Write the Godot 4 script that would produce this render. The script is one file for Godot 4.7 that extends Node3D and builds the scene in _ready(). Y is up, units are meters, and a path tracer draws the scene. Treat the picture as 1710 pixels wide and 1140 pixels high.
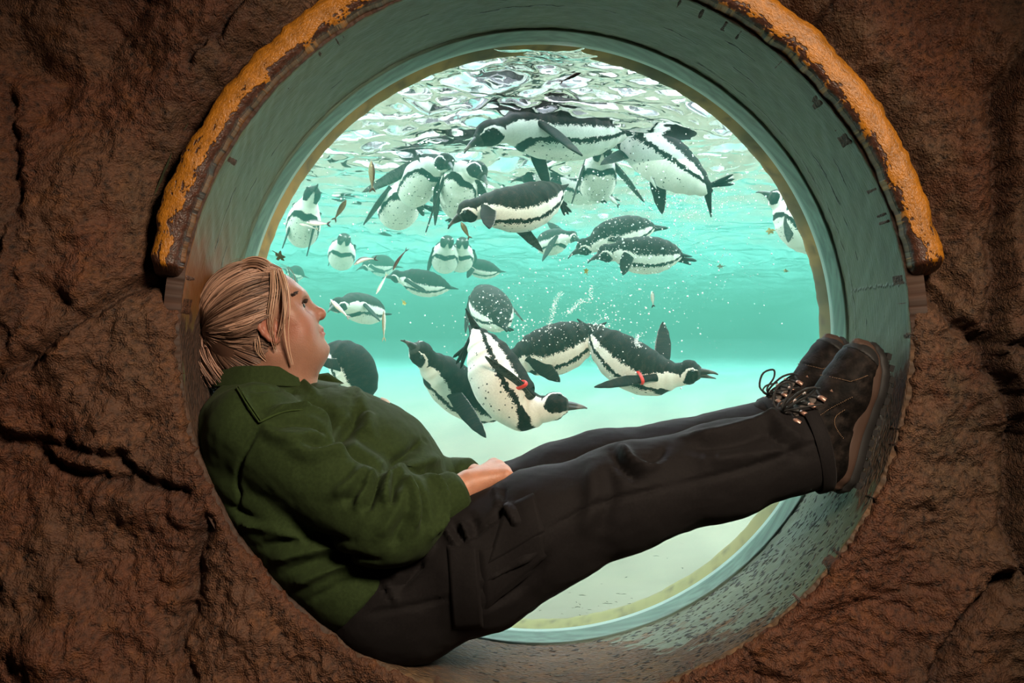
extends Node3D
# A keeper resting in a round underwater viewing window, penguins swimming in the pool behind it.
const F := 1662.0            # focal length in pixels of the 1710 x 1140 frame
const EYE := 1.3             # height of the camera above the walkway floor
const ROCK_D := 1.84         # distance of the rock face, of the pane and of the pool side of its opening
const PANE_D := 2.28
const RIM_D := 2.42
const CX := 0.062
const CY := 1.311
const RAD := 0.681
const LEVEL := 1.99          # water level
const BED := 0.60            # pool bed

func _ready():
	var cam := Camera3D.new()
	cam.name = "camera"
	cam.position = Vector3(0, EYE, 0)
	cam.fov = rad_to_deg(2.0 * atan(570.0 / F))
	cam.near = 0.05
	cam.far = 60.0
	add_child(cam)
	var we := WorldEnvironment.new()
	we.name = "world_environment"
	var e := Environment.new()
	e.background_mode = Environment.BG_SKY
	var sm := ProceduralSkyMaterial.new()
	sm.sky_top_color = Color(0.84, 0.90, 0.94)
	sm.sky_horizon_color = Color(0.96, 0.98, 0.98)
	sm.ground_bottom_color = Color(0.30, 0.31, 0.30)
	sm.ground_horizon_color = Color(0.55, 0.58, 0.54)
	sm.sky_energy_multiplier = 2.9
	e.sky = Sky.new()
	e.sky.sky_material = sm
	e.tonemap_mode = Environment.TONE_MAPPER_LINEAR
	e.tonemap_exposure = 1.0
	e.sdfgi_enabled = true
	e.ssao_enabled = true
	e.ssil_enabled = true
	e.volumetric_fog_enabled = true
	e.volumetric_fog_density = 0.0
	we.environment = e
	add_child(we)
	# daylight that comes down through the water surface
	var day := AreaLight3D.new()
	day.name = "daylight_through_water"
	day.area_size = Vector2(10.0, 21.0)
	day.rotation_degrees = Vector3(-90, 0, 0)
	day.position = Vector3(0, LEVEL - 0.10, -13.0)
	day.light_energy = 106.0
	day.light_color = Color(0.92, 1.0, 0.93)
	day.area_range = 30.0
	day.shadow_enabled = true
	add_child(day)
	# the walkway's lamp, on the ceiling behind the camera
	walkway_lamp(Vector3(0.80, 2.30, -0.05), Vector3(-0.04, 1.10, -1.85), 7.6)
	build_setting()
	build_water()
	build_person()
	build_penguins()
	build_small_things()

# ---------------------------------------------------------------- helpers
func P(x: float, y: float, d: float) -> Vector3:
	return Vector3((x - 855.0) * d / F, EYE - (y - 570.0) * d / F, -d)

func to_px(p: Vector3) -> Vector2:
	return Vector2(855.0 + p.x * F / -p.z, 570.0 - (p.y - EYE) * F / -p.z)

func thing(called: String, label: String, category: String, at := Vector3.ZERO, group := "") -> Node3D:
	var o := Node3D.new()
	o.name = called
	add_child(o, true)
	rename(o, called)
	o.position = at
	o.set_meta("label", label)
	o.set_meta("category", category)
	if group != "":
		o.set_meta("group", group)
	return o

var taken := {}
func rename(o: Node, called: String):
	var n: int = taken.get([o.get_parent(), called], 0)
	taken[[o.get_parent(), called]] = n + 1
	if n > 0:
		o.name = "%s_%03d" % [called, n]

func part(called: String, mesh: Mesh, m: Material, parent: Node = self) -> MeshInstance3D:
	var o := MeshInstance3D.new()
	o.name = called
	o.mesh = mesh
	o.material_override = m
	o.cast_shadow = GeometryInstance3D.SHADOW_CASTING_SETTING_ON
	parent.add_child(o, true)
	rename(o, called)
	return o

func tag(o: Node, label: String, category := "", group := "", kind := "") -> Node:
	o.set_meta("label", label)
	if category != "": o.set_meta("category", category)
	if group != "": o.set_meta("group", group)
	if kind != "": o.set_meta("kind", kind)
	return o

func mat(c: Color, r := 0.8, called := "") -> StandardMaterial3D:
	var m := StandardMaterial3D.new()
	m.albedo_color = c
	m.roughness = r
	m.resource_name = called
	return m

func noise(sd: int, freq: float, oct := 4, kind := FastNoiseLite.TYPE_SIMPLEX_SMOOTH) -> FastNoiseLite:
	var n := FastNoiseLite.new()
	n.seed = sd
	n.noise_type = kind
	n.frequency = freq
	n.fractal_octaves = oct
	return n

func nbytes(n: FastNoiseLite, w: int, h: int) -> PackedByteArray:
	var im := n.get_seamless_image(w, h, false, false, 0.15, true)
	im.convert(Image.FORMAT_L8)
	return im.get_data()

func tex_rgb(w: int, h: int, d: PackedByteArray) -> ImageTexture:
	return ImageTexture.create_from_image(Image.create_from_data(w, h, false, Image.FORMAT_RGB8, d))

func tex_l(w: int, h: int, d: PackedByteArray) -> ImageTexture:
	return ImageTexture.create_from_image(Image.create_from_data(w, h, false, Image.FORMAT_L8, d))

func noise_tex(sd: int, freq: float, oct: int, size := 512, kind := FastNoiseLite.TYPE_SIMPLEX_SMOOTH) -> ImageTexture:
	return tex_l(size, size, nbytes(noise(sd, freq, oct, kind), size, size))

func triplanar(m: StandardMaterial3D, s: float, world := false) -> StandardMaterial3D:
	m.uv1_triplanar = true
	m.uv1_world_triplanar = world
	m.uv1_scale = Vector3(s, s, s)
	return m

func bump(m: StandardMaterial3D, t: Texture2D, cm: float) -> StandardMaterial3D:
	m.heightmap_enabled = true
	m.heightmap_texture = t
	m.heightmap_scale = cm
	return m

# Geometry under construction: triangles counter-clockwise seen from outside
class Buf:
	var v := PackedVector3Array()
	var uv := PackedVector2Array()
	var c := PackedColorArray()
	var ix := PackedInt32Array()
	var weld := PackedInt32Array()   # pairs of vertices that share a normal
	var nrm := PackedVector3Array()
	func add(p: Vector3, t := Vector2.ZERO, col := Color.WHITE) -> int:
		v.append(p); uv.append(t); c.append(col)
		return v.size() - 1
	func tri(a: int, b: int, d: int):
		ix.append(a); ix.append(b); ix.append(d)
	func quad(a: int, b: int, d: int, e: int):
		ix.append(a); ix.append(b); ix.append(d); ix.append(a); ix.append(d); ix.append(e)
	# rows x cols vertices that were added row by row from «first»
	func grid(first: int, rows: int, cols: int, flip := false):
		for j in rows - 1:
			for i in cols - 1:
				var a := first + j * cols + i
				if flip: quad(a, a + cols, a + cols + 1, a + 1)
				else: quad(a, a + 1, a + cols + 1, a + cols)
	func normals():
		nrm = PackedVector3Array()
		nrm.resize(v.size())
		for t in range(0, ix.size(), 3):
			var a := ix[t]; var b := ix[t + 1]; var d := ix[t + 2]
			var n := (v[b] - v[a]).cross(v[d] - v[a])
			nrm[a] += n; nrm[b] += n; nrm[d] += n
		for k in range(0, weld.size(), 2):
			var s := nrm[weld[k]] + nrm[weld[k + 1]]
			nrm[weld[k]] = s; nrm[weld[k + 1]] = s
		for k in nrm.size():
			nrm[k] = nrm[k].normalized()
	func mesh() -> ArrayMesh:
		if nrm.size() != v.size(): normals()
		var a := []
		a.resize(Mesh.ARRAY_MAX)
		a[Mesh.ARRAY_VERTEX] = v
		a[Mesh.ARRAY_NORMAL] = nrm
		a[Mesh.ARRAY_TEX_UV] = uv
		a[Mesh.ARRAY_COLOR] = c
		var cw := ix.duplicate()
		for t in range(0, cw.size(), 3):
			var s := cw[t + 1]; cw[t + 1] = cw[t + 2]; cw[t + 2] = s
		a[Mesh.ARRAY_INDEX] = cw
		var m := ArrayMesh.new()
		m.add_surface_from_arrays(Mesh.PRIMITIVE_TRIANGLES, a)
		return m
	# a tube through points; radius per point; cross-section stretched along «wide» by «asp»
	func tube(p: Array, r: Array, sides := 8, wide := Vector3.ZERO, asp := 1.0, cap := true, col := Color.WHITE):
		var n := p.size()
		var first := v.size()
		var side := Vector3.ZERO
		for k in n:
			var t: Vector3 = (p[mini(k + 1, n - 1)] - p[maxi(k - 1, 0)]).normalized()
			if wide != Vector3.ZERO: side = (wide - t * wide.dot(t)).normalized()
			elif side == Vector3.ZERO:
				side = t.cross(Vector3.UP if absf(t.y) < 0.9 else Vector3.RIGHT).normalized()
			else: side = (side - t * side.dot(t)).normalized()
			var up := t.cross(side).normalized()
			for i in sides + 1:
				var a := TAU * i / sides
				add(p[k] + (side * cos(a) * asp + up * sin(a)) * r[k], Vector2(float(i) / sides, float(k) / (n - 1)), col)
			weld.append(v.size() - 1); weld.append(v.size() - 1 - sides)
		grid(first, n, sides + 1)
		if cap:
			for e in 2:
				var ring := first + (0 if e == 0 else (n - 1) * (sides + 1))
				var m := add(p[0 if e == 0 else n - 1], Vector2(0.5, e), col)
				for i in sides:
					if e == 0: tri(m, ring + i + 1, ring + i)
					else: tri(m, ring + i, ring + i + 1)
	# a lathed ring round the z axis through (cx, cy): profile points are (radius, z), seen from inside when flip is off
	func ring(cx: float, cy: float, prof: Array, seg := 360, flip := false, a0 := 0.0, a1 := TAU):
		var first := v.size()
		for k in prof.size():
			for i in seg + 1:
				var a := lerpf(a0, a1, float(i) / seg)
				add(Vector3(cx + prof[k].x * cos(a), cy + prof[k].x * sin(a), prof[k].y), Vector2(float(i) / seg, float(k) / (prof.size() - 1)))
			if a1 - a0 > TAU - 0.001:
				weld.append(v.size() - 1); weld.append(v.size() - 1 - seg)
		grid(first, prof.size(), seg + 1, flip)
	func box(lo: Vector3, hi: Vector3):
		for ax in 3:
			for s in 2:
				var u := (ax + 1) % 3
				var w := (ax + 2) % 3
				var q := []
				for k in 4:
					var p := Vector3.ZERO
					p[ax] = hi[ax] if s else lo[ax]
					p[u] = hi[u] if (k == 1 or k == 2) else lo[u]
					p[w] = hi[w] if k >= 2 else lo[w]
					q.append(add(p))
				if s: quad(q[0], q[1], q[2], q[3])
				else: quad(q[0], q[3], q[2], q[1])

func curve(pts: Array, n: int) -> Array:      # Catmull-Rom through points, n samples
	var out := []
	for k in n:
		var t := float(k) / (n - 1) * (pts.size() - 1)
		var i := mini(int(t), pts.size() - 2)
		var f := t - i
		var a = pts[maxi(i - 1, 0)]; var b = pts[i]; var c = pts[i + 1]; var d = pts[mini(i + 2, pts.size() - 1)]
		out.append(0.5 * ((2.0 * b) + (c - a) * f + (2.0 * a - 5.0 * b + 4.0 * c - d) * f * f + (3.0 * b - a - 3.0 * c + d) * f * f * f))
	return out

func sample(table: Array, x: float) -> float:    # piecewise smooth lookup in [x, y] pairs
	if x <= table[0][0]: return table[0][1]
	for k in table.size() - 1:
		if x <= table[k + 1][0]:
			var t: float = (x - table[k][0]) / (table[k + 1][0] - table[k][0])
			return lerpf(table[k][1], table[k + 1][1], t * t * (3.0 - 2.0 * t))
	return table[-1][1]

func walkway_lamp(at: Vector3, aim: Vector3, energy: float):
	var o := thing("ceiling_lamp", "square lamp hung from the dark walkway ceiling behind the viewer", "lamp", at)
	o.look_at_from_position(at, aim)
	var b := Buf.new()
	b.box(Vector3(-0.20, -0.16, 0.0), Vector3(0.20, 0.16, 0.06))
	part("housing", b.mesh(), mat(Color(0.1, 0.1, 0.1), 0.5, "lamp housing"), o)
	b = Buf.new()
	b.box(Vector3(-0.18, -0.14, -0.006), Vector3(0.18, 0.14, 0.002))
	var g := mat(Color(0.9, 0.85, 0.78), 0.5, "lamp panel")
	g.emission_enabled = true
	g.emission = Color(1.0, 0.91, 0.80)
	g.emission_energy_multiplier = 0.6
	part("lamp_panel", b.mesh(), g, o)
	b = Buf.new()
	b.tube([Vector3(0, 0, 0.05), o.to_local(Vector3(at.x, 3.0, at.z + 0.05))], [0.012, 0.012], 8)
	part("hanger", b.mesh(), mat(Color(0.1, 0.1, 0.1), 0.5, "lamp hanger"), o)
	var l := SpotLight3D.new()
	l.name = "lamp_light"
	l.spot_angle = 40.0
	l.spot_angle_attenuation = 1.0
	l.spot_range = 20.0
	l.light_size = 0.22
	l.light_energy = energy
	l.light_color = Color(1.0, 0.91, 0.80)
	l.shadow_enabled = true
	o.add_child(l)
	l.position = Vector3(0, 0, -0.22)

# ---------------------------------------------------------------- the setting
# cracks of the moulded rock: depth, width, step of one side, fade of the step, then points in pixels on the rock face
var cracks := [
	[0.022, 0.012, -0.022, 0.22, [[-60, 655], [0, 637], [60, 603], [84, 586], [130, 555], [168, 519], [227, 477], [285, 470]]],
	[0.018, 0.011, 0.010, 0.20, [[-60, 690], [0, 712], [25, 729], [105, 742], [202, 759], [223, 776], [253, 806], [290, 820], [335, 832]]],
	[0.016, 0.012, 0.010, 0.12, [[-60, 725], [0, 735], [60, 752], [120, 780], [200, 800], [240, 805]]],
	[0.018, 0.014, -0.020, 0.14, [[352, 845], [338, 890], [324, 945], [318, 1000], [308, 1060], [330, 1150], [335, 1260]]],
	[0.020, 0.012, 0.012, 0.10, [[20, 120], [35, 200], [52, 330], [40, 400], [20, 470], [35, 560], [30, 600]]],
	[0.012, 0.010, -0.008, 0.08, [[50, 330], [62, 400], [48, 450], [60, 520], [40, 570]]],
	[0.020, 0.009, 0.016, 0.16, [[450, -60], [418, 0], [381, 40], [369, 58], [329, 89], [317, 125]]],
	[0.016, 0.009, -0.012, 0.16, [[1420, -60], [1394, 0], [1382, 24], [1358, 60]]],
	[0.030, 0.014, 0.036, 0.30, [[1800, 20], [1710, 65], [1664, 115], [1650, 160], [1652, 230], [1664, 330], [1650, 470], [1640, 575], [1652, 615], [1680, 670], [1696, 725], [1686, 790], [1675, 870], [1676, 910], [1700, 965], [1760, 1010]]],
	[0.028, 0.011, 0.014, 0.16, [[1545, 462], [1566, 490], [1592, 530], [1620, 562], [1642, 575]]],
	[0.022, 0.009, -0.020, 0.14, [[1640, 573], [1680, 573], [1715, 580], [1800, 590]]],
	[0.028, 0.013, -0.030, 0.22, [[1692, 942], [1662, 958], [1612, 1000], [1580, 1050], [1548, 1105], [1520, 1170], [1500, 1260]]],
	[0.010, 0.007, -0.006, 0.05, [[1225, 1075], [1250, 1090], [1264, 1112], [1262, 1140], [1240, 1180]]],
	[0.012, 0.010, 0.014, 0.12, [[1210, -60], [1255, -10], [1310, 40], [1350, 70]]],
	[0.010, 0.020, 0.010, 0.10, [[225, 470], [255, 468], [280, 480], [288, 500]]],
]
var crack_m := []

func rock_noise_setup():
	for c in cracks:
		var pts := PackedVector2Array()
		var box := Rect2()
		for q in c[4]:
			var p := P(q[0], q[1], ROCK_D)
			pts.append(Vector2(p.x, p.y))
		box = Rect2(pts[0], Vector2.ZERO)
		for p in pts: box = box.expand(p)
		crack_m.append([c[0], c[1], c[2], c[3], pts, box.grow(maxf(0.12, c[3] * 1.3))])

var rn1 := noise(11, 2.2, 3)
var rn2 := noise(12, 9.0, 4)
var rn3 := noise(13, 34.0, 3)
var rn4 := noise(14, 5.0, 2)
var rn5 := noise(15, 90.0, 3)

# height of the rock towards the room at (x, y), and how deep in a crack that is (0..1)
func rock_height(x: float, y: float) -> Vector2:
	var dx := x - CX
	var dy := y - CY
	var r := sqrt(dx * dx + dy * dy)
	var out := clampf((r - RAD) / 0.3, 0.0, 1.0)
	var near := smoothstep(0.0, 0.06, r - RAD)
	var n1 := rn1.get_noise_2d(x, y)
	var h := n1 * 0.085 * out + rn2.get_noise_2d(x, y) * 0.020 * near + rn3.get_noise_2d(x, y) * 0.0052 * (0.35 + near) + rn5.get_noise_2d(x, y) * 0.0024
	h += 0.05 * out * out
	# hollow moulded round the hoop on the upper half
	var up := smoothstep(0.10, 0.20, (dy + 0.055) / r)
	if dy > -0.3:
		var wob := rn4.get_noise_2d(x * 1.3, y * 1.3) * 0.02
		var q := (r - 0.752 - wob) / 0.030
		h -= up * 0.040 * exp(-q * q)
		q = (r - 0.705) / 0.03
		h -= up * 0.035 * exp(-q * q)
		q = (r - 0.85) / 0.05
		h += up * 0.022 * exp(-q * q)
	var deep := 0.0
	var wx := x + rn3.get_noise_2d(x + 7.0, y) * 0.007 + rn2.get_noise_2d(x + 7.0, y) * 0.008
	var wy := y + rn3.get_noise_2d(x, y + 9.0) * 0.007 + rn2.get_noise_2d(x, y + 9.0) * 0.008
	var w := Vector2(wx, wy)
	for c in crack_m:
		var box: Rect2 = c[5]
		if not box.has_point(w): continue
		var pts: PackedVector2Array = c[4]
		var best := 1e9
		var side := 0.0
		var along := 0.0
		for k in pts.size() - 1:
			var a := pts[k]
			var ab := pts[k + 1] - a
			var t := clampf((w - a).dot(ab) / ab.length_squared(), 0.0, 1.0)
			var to := w - a - ab * t
			var d := to.length_squared()
			if d < best:
				best = d
				side = ab.cross(w - a)
				along = (k + t) / (pts.size() - 1)
		var dist := sqrt(best)
		var ends := smoothstep(0.0, 0.12, along) * smoothstep(1.0, 0.9, along)
		var q2: float = dist / c[1]
		var g := exp(-q2 * q2) * ends
		h -= c[0] * g
		deep = maxf(deep, g)
		var s: float = clampf(dist / (c[1] * 1.2), 0.0, 1.0) * exp(-dist / c[3]) * ends
		if (side > 0.0) == (c[2] > 0.0): h += absf(c[2]) * s
	return Vector2(h, deep)

func rock_material() -> StandardMaterial3D:
	var w := 1024
	var a := nbytes(noise(21, 0.012, 5), w, w)
	var b := nbytes(noise(22, 0.024, 4), w, w)
	var g := nbytes(noise(23, 0.075, 4), w, w)
	var d := PackedByteArray()
	var hm := PackedByteArray()
	d.resize(w * w * 3)
	hm.resize(w * w)
	for k in w * w:
		var va := a[k] / 255.0
		var vb := b[k] / 255.0
		var vg := g[k] / 255.0
		var t := 0.55 + 0.5 * (va - 0.5) + 0.9 * (vb - 0.5) + 0.5 * (vg - 0.5)
		var spot := clampf((vg * 0.55 + vb * 0.55 - 0.72) * 5.0, 0.0, 1.0)
		var dark := clampf((0.36 - vb) * 5.0, 0.0, 1.0)
		var red := lerpf(0.62, 1.0, t)
		d[k * 3] = int(clampf((red * 0.86 + spot * 0.36) * (1.0 - 0.45 * dark), 0.0, 1.0) * 255)
		d[k * 3 + 1] = int(clampf((red * 0.84 + spot * 0.38) * (1.0 - 0.42 * dark), 0.0, 1.0) * 255)
		d[k * 3 + 2] = int(clampf((red * 0.82 + spot * 0.38) * (1.0 - 0.38 * dark), 0.0, 1.0) * 255)
		hm[k] = int(clampf(0.42 * vb + 0.46 * vg + 0.12 * va, 0.0, 1.0) * 255)
	var m := mat(Color.WHITE, 0.70, "moulded rock")
	m.vertex_color_use_as_albedo = true
	m.albedo_texture = tex_rgb(w, w, d)
	m.metallic_specular = 0.4
	triplanar(m, 2.9)
	bump(m, tex_l(w, w, hm), 0.85)
	return m

func lin(r: float, g: float, b: float) -> Color:
	return Color(r, g, b).srgb_to_linear()

func build_rock():
	rock_noise_setup()
	var b := Buf.new()
	var cols := 900
	var radii := []
	var r := 0.0
	while r < 0.62:
		radii.append(r)
		r += 0.0042 + r * 0.004
	for k in 16: radii.append(0.62 + pow((k + 1) / 16.0, 1.5) * 2.3)
	var brown := lin(0.45, 0.315, 0.235)
	var redd := lin(0.45, 0.28, 0.195)
	var dark := lin(0.25, 0.16, 0.12)
	var grey := lin(0.40, 0.335, 0.265)
	var ochre := lin(0.52, 0.33, 0.18)
	var nA := noise(31, 3.0, 3)
	var nB := noise(32, 14.0, 4)
	var nC := noise(33, 1.6, 2)
	# lip that turns into the opening, then the face
	for j in range(-3, radii.size()):
		for i in cols + 1:
			var a := TAU * (i % cols) / cols
			var edge := RAD + 0.004 + rn2.get_noise_2d(cos(a) * 1.5, sin(a) * 1.5) * 0.010 + rn3.get_noise_2d(cos(a) * 1.1, sin(a) * 1.1) * 0.006
			var rr: float = edge + (radii[j] if j >= 0 else 0.0)
			var x := CX + rr * cos(a)
			var y := CY + rr * sin(a)
			var h := rock_height(x, y)
			var z := -ROCK_D + h.x
			if j < 0: z = -ROCK_D + h.x + j * 0.02
			elif radii[j] < 0.014: z -= 0.012 * pow(1.0 - radii[j] / 0.014, 2.0)
			var na := nA.get_noise_2d(x, y)
			var nb := nB.get_noise_2d(x, y)
			var col := brown.lerp(redd, smoothstep(-0.25, 0.35, na))
			col = col.lerp(ochre, smoothstep(0.15, 0.5, nb) * 0.45)
			# weathered grey-green by the boots and round the hoop
			var px := Vector2(855.0 + x * F / ROCK_D, 570.0 - (y - EYE) * F / ROCK_D)
			var gy := exp(-pow((px.x - 1590.0) / 75.0, 2.0) - pow((px.y - 700.0) / 210.0, 2.0)) * 0.8
			gy += exp(-pow((rr - 0.79) / 0.035, 2.0)) * smoothstep(-0.1, 0.3, y - CY) * 0.55
			gy += exp(-pow((px.x - 1690.0) / 40.0, 2.0)) * 0.5
			gy += exp(-pow((px.x - 235.0) / 45.0, 2.0) - pow((px.y - 600.0) / 120.0, 2.0)) * 0.25
			col = col.lerp(grey, clampf(gy * (0.75 + nb), 0.0, 0.9))
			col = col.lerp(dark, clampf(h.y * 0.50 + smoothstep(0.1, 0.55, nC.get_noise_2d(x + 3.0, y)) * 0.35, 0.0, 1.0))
			b.add(Vector3(x, y, z), Vector2(x, y), col)
		b.weld.append(b.v.size() - 1); b.weld.append(b.v.size() - 1 - cols)
	b.grid(0, radii.size() + 3, cols + 1, true)
	var o := part("wall_front", b.mesh(), rock_material())
	tag(o, "cracked reddish brown moulded rock wall around the round window", "", "", "structure")

# ---- the painted lining of the opening
func build_lining():
	var w := 2048
	var h := 512
	var n1 := nbytes(noise(41, 0.010, 4), w, h)
	var n2 := nbytes(noise(42, 0.045, 4), w, h)
	var n3 := nbytes(noise(43, 0.13, 3), w, h)
	var st := noise(44, 1.0, 4)
	var d := PackedByteArray()
	var hm := PackedByteArray()
	var rg := PackedByteArray()
	d.resize(w * h * 3); hm.resize(w * h); rg.resize(w * h)
	# pits of the worn concrete, larger than noise shows them
	var rng := RandomNumberGenerator.new()
	rng.seed = 5
	var pit := PackedFloat32Array()
	pit.resize(w * h)
	for k in 1900:
		var deg := rng.randf_range(258.0, 348.0)
		var tt := rng.randf_range(0.02, 0.82)
		if rng.randf() > 0.25 + 0.75 * exp(-pow((deg - 312.0) / 26.0, 2.0)): continue
		var cx := deg / 360.0 * w
		var cy := tt * h
		var big := pow(rng.randf(), 3.0)
		var rx := 0.8 + 1.9 * big + rng.randf() * 0.7
		var ry := 1.5 + 6.5 * big + rng.randf() * 2.0
		var sk := rng.randf_range(-0.5, 0.5)
		for yy in range(int(cy - ry * 1.6), int(cy + ry * 1.6) + 1):
			if yy < 0 or yy >= h: continue
			for xx in range(int(cx - rx * 3), int(cx + rx * 3) + 1):
				var ex := (xx - cx - sk * (yy - cy)) / rx
				var ey := (yy - cy) / ry
				var q := ex * ex + ey * ey + (n3[yy * w + posmod(xx, w)] / 255.0 - 0.5) * 1.6
				if q < 1.0:
					var id := yy * w + posmod(xx, w)
					pit[id] = maxf(pit[id], clampf((1.0 - q) * 2.0, 0.0, 1.0))
	var paint := Color(0.315, 0.335, 0.245)
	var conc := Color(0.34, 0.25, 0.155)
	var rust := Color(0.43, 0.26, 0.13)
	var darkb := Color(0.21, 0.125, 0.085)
	for y in h:
		var t := float(y) / h                    # 0 at the room, 1 at the pane
		for x in w:
			var k := y * w + x
			var deg := 360.0 * x / w
			var a := n1[k] / 255.0 - 0.5
			var bb := n2[k] / 255.0 - 0.5
			var cc := n3[k] / 255.0 - 0.5
			# how bare the wall is
			var bare := 0.0
			if deg > 150.0:
				bare = smoothstep(168.0, 184.0, deg + a * 30.0 - t * 8.0) * (1.0 - smoothstep(290.0, 318.0, deg + a * 26.0 + (t - 0.35) * 40.0 + 6.0))
				var boots := smoothstep(328.0, 340.0, deg + a * 14.0) * (1.0 - smoothstep(352.0, 361.0, deg + t * 18.0))
				bare = maxf(bare, boots * (1.0 - smoothstep(0.55, 0.9, t + a * 0.4)))
			var edge := (1.0 - smoothstep(0.0, 0.02, t + bb * 0.02)) * 0.95
			bare = clampf(bare + edge, 0.0, 1.0)
			bare = smoothstep(0.35, 0.65, bare + bb * 0.75 + cc * 0.25) * 0.92
			var streak := st.get_noise_2d(x * 0.012, y * 0.12)
			var col := paint * (1.0 + 0.16 * a + 0.10 * bb + 0.12 * streak)
			if streak > 0.34: col = col.lerp(Color(0.36, 0.375, 0.30), clampf((streak - 0.34) * 3.0, 0.0, 0.4))
			# rust stain at the height of the hair
			var rs := exp(-pow((deg - 170.0) / 8.0, 2.0)) * (1.0 - smoothstep(0.45, 0.8, t)) * (1.0 + a)
			col = col.lerp(rust, clampf(rs * 1.25, 0.0, 0.92))
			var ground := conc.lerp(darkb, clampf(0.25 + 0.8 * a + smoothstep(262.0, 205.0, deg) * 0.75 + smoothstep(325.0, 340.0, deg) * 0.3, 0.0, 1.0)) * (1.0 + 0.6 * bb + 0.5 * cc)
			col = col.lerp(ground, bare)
			var pt := pit[k]
			col = col.lerp(Color(0.10, 0.085, 0.065), pt * 0.85)
			# long cracks in the paint
			var line := 0.0
			if bare < 0.5:
				var yy := 0.50 + 0.05 * sin(deg * 0.05 + 1.0) + bb * 0.03
				if n1[(k + 700) % (w * h)] > 128: line = clampf(1.0 - absf(t - yy) * 170.0, 0.0, 1.0)
				yy = 0.30 + 0.06 * sin(deg * 0.083) + bb * 0.03
				if n1[(k + 90000) % (w * h)] > 168: line = maxf(line, clampf(1.0 - absf(t - yy) * 200.0, 0.0, 1.0))
				# joint of the lining beside the boots
				var dj := 8.3 + bb * 1.0
				if t < 0.72: line = maxf(line, clampf(1.0 - absf(deg - dj) * 4.5, 0.0, 1.0) * 0.8)
				if deg > 345.0 or deg < 60.0: line = maxf(line, clampf(1.0 - absf(t - 0.70 - bb * 0.03) * 90.0, 0.0, 1.0) * (0.4 + bb * 1.4))
			col = col.lerp(Color(0.12, 0.10, 0.08), clampf(line, 0.0, 1.0) * 0.8)
			if cc > 0.30 and bb > 0.08: col = col.lerp(Color(0.20, 0.18, 0.14), clampf((cc - 0.30) * 6.0, 0.0, 0.5))
			d[k * 3] = int(clampf(col.r, 0, 1) * 255)
			d[k * 3 + 1] = int(clampf(col.g, 0, 1) * 255)
			d[k * 3 + 2] = int(clampf(col.b, 0, 1) * 255)
			hm[k] = int(clampf(0.62 + (0.04 + 0.56 * bare) * cc + 0.18 * bare * bb - 0.12 * bare - pt * 0.5 - line * 0.35 + streak * 0.02, 0, 1) * 255)
			rg[k] = int(clampf(0.50 + 0.3 * bare + 0.2 * pt + bb * 0.2, 0, 1) * 255)
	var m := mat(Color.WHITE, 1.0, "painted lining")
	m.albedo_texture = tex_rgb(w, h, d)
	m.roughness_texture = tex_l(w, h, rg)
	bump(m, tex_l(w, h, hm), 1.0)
	var b := Buf.new()
	var cols := 720
	var rows := 40
	for j in rows + 1:
		var t := float(j) / rows
		for i in cols + 1:
			var a := TAU * (i % cols) / cols
			var rr := RAD + rn2.get_noise_2d(cos(a) * 2.0, sin(a) * 2.0 + t) * 0.002
			if j == 0: rr = RAD + 0.03
			b.add(Vector3(CX + rr * cos(a), CY + rr * sin(a), lerpf(-ROCK_D - 0.002, -PANE_D, t) - (0.006 if j == 0 else 0.0)), Vector2(float(i) / cols, maxf(0.001, (j - 1.0) / (rows - 1.0))))
		b.weld.append(b.v.size() - 1); b.weld.append(b.v.size() - 1 - cols)
	b.grid(0, rows + 1, cols + 1, true)
	# outer shell, so that the lining has thickness
	b.ring(CX, CY, [Vector2(RAD + 0.10, -PANE_D), Vector2(RAD + 0.10, -ROCK_D - 0.03)], 180)
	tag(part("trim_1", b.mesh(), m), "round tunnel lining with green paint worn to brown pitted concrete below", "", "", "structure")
	# blue-green collar that holds the pane
	b = Buf.new()
	b.ring(CX, CY, [Vector2(RAD + 0.002, -2.196), Vector2(RAD - 0.0040, -2.198), Vector2(RAD - 0.0055, -2.203), Vector2(RAD - 0.0060, -2.27), Vector2(RAD - 0.0050, -2.284), Vector2(RAD, -2.286)], 480, true)
	var cm := mat(Color(0.37, 0.46, 0.40), 0.42, "collar paint")
	cm.albedo_texture = streaks(45)
	cm.uv1_scale = Vector3(5, 1, 1)
	tag(part("trim_2", b.mesh(), cm), "smooth blue green collar ring next to the pane", "", "", "structure")

func streaks(sd: int) -> ImageTexture:
	var w := 512
	var n := noise(sd, 1.0, 4)
	var d := PackedByteArray()
	d.resize(w * 128 * 3)
	for y in 128:
		for x in w:
			var v := 0.86 + 0.32 * n.get_noise_2d(cos(TAU * x / w) * 2.2, sin(TAU * x / w) * 2.2 + y * 0.09)
			for k in 3: d[(y * w + x) * 3 + k] = int(clampf(v, 0, 1) * 255)
	return tex_rgb(w, 128, d)

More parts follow.
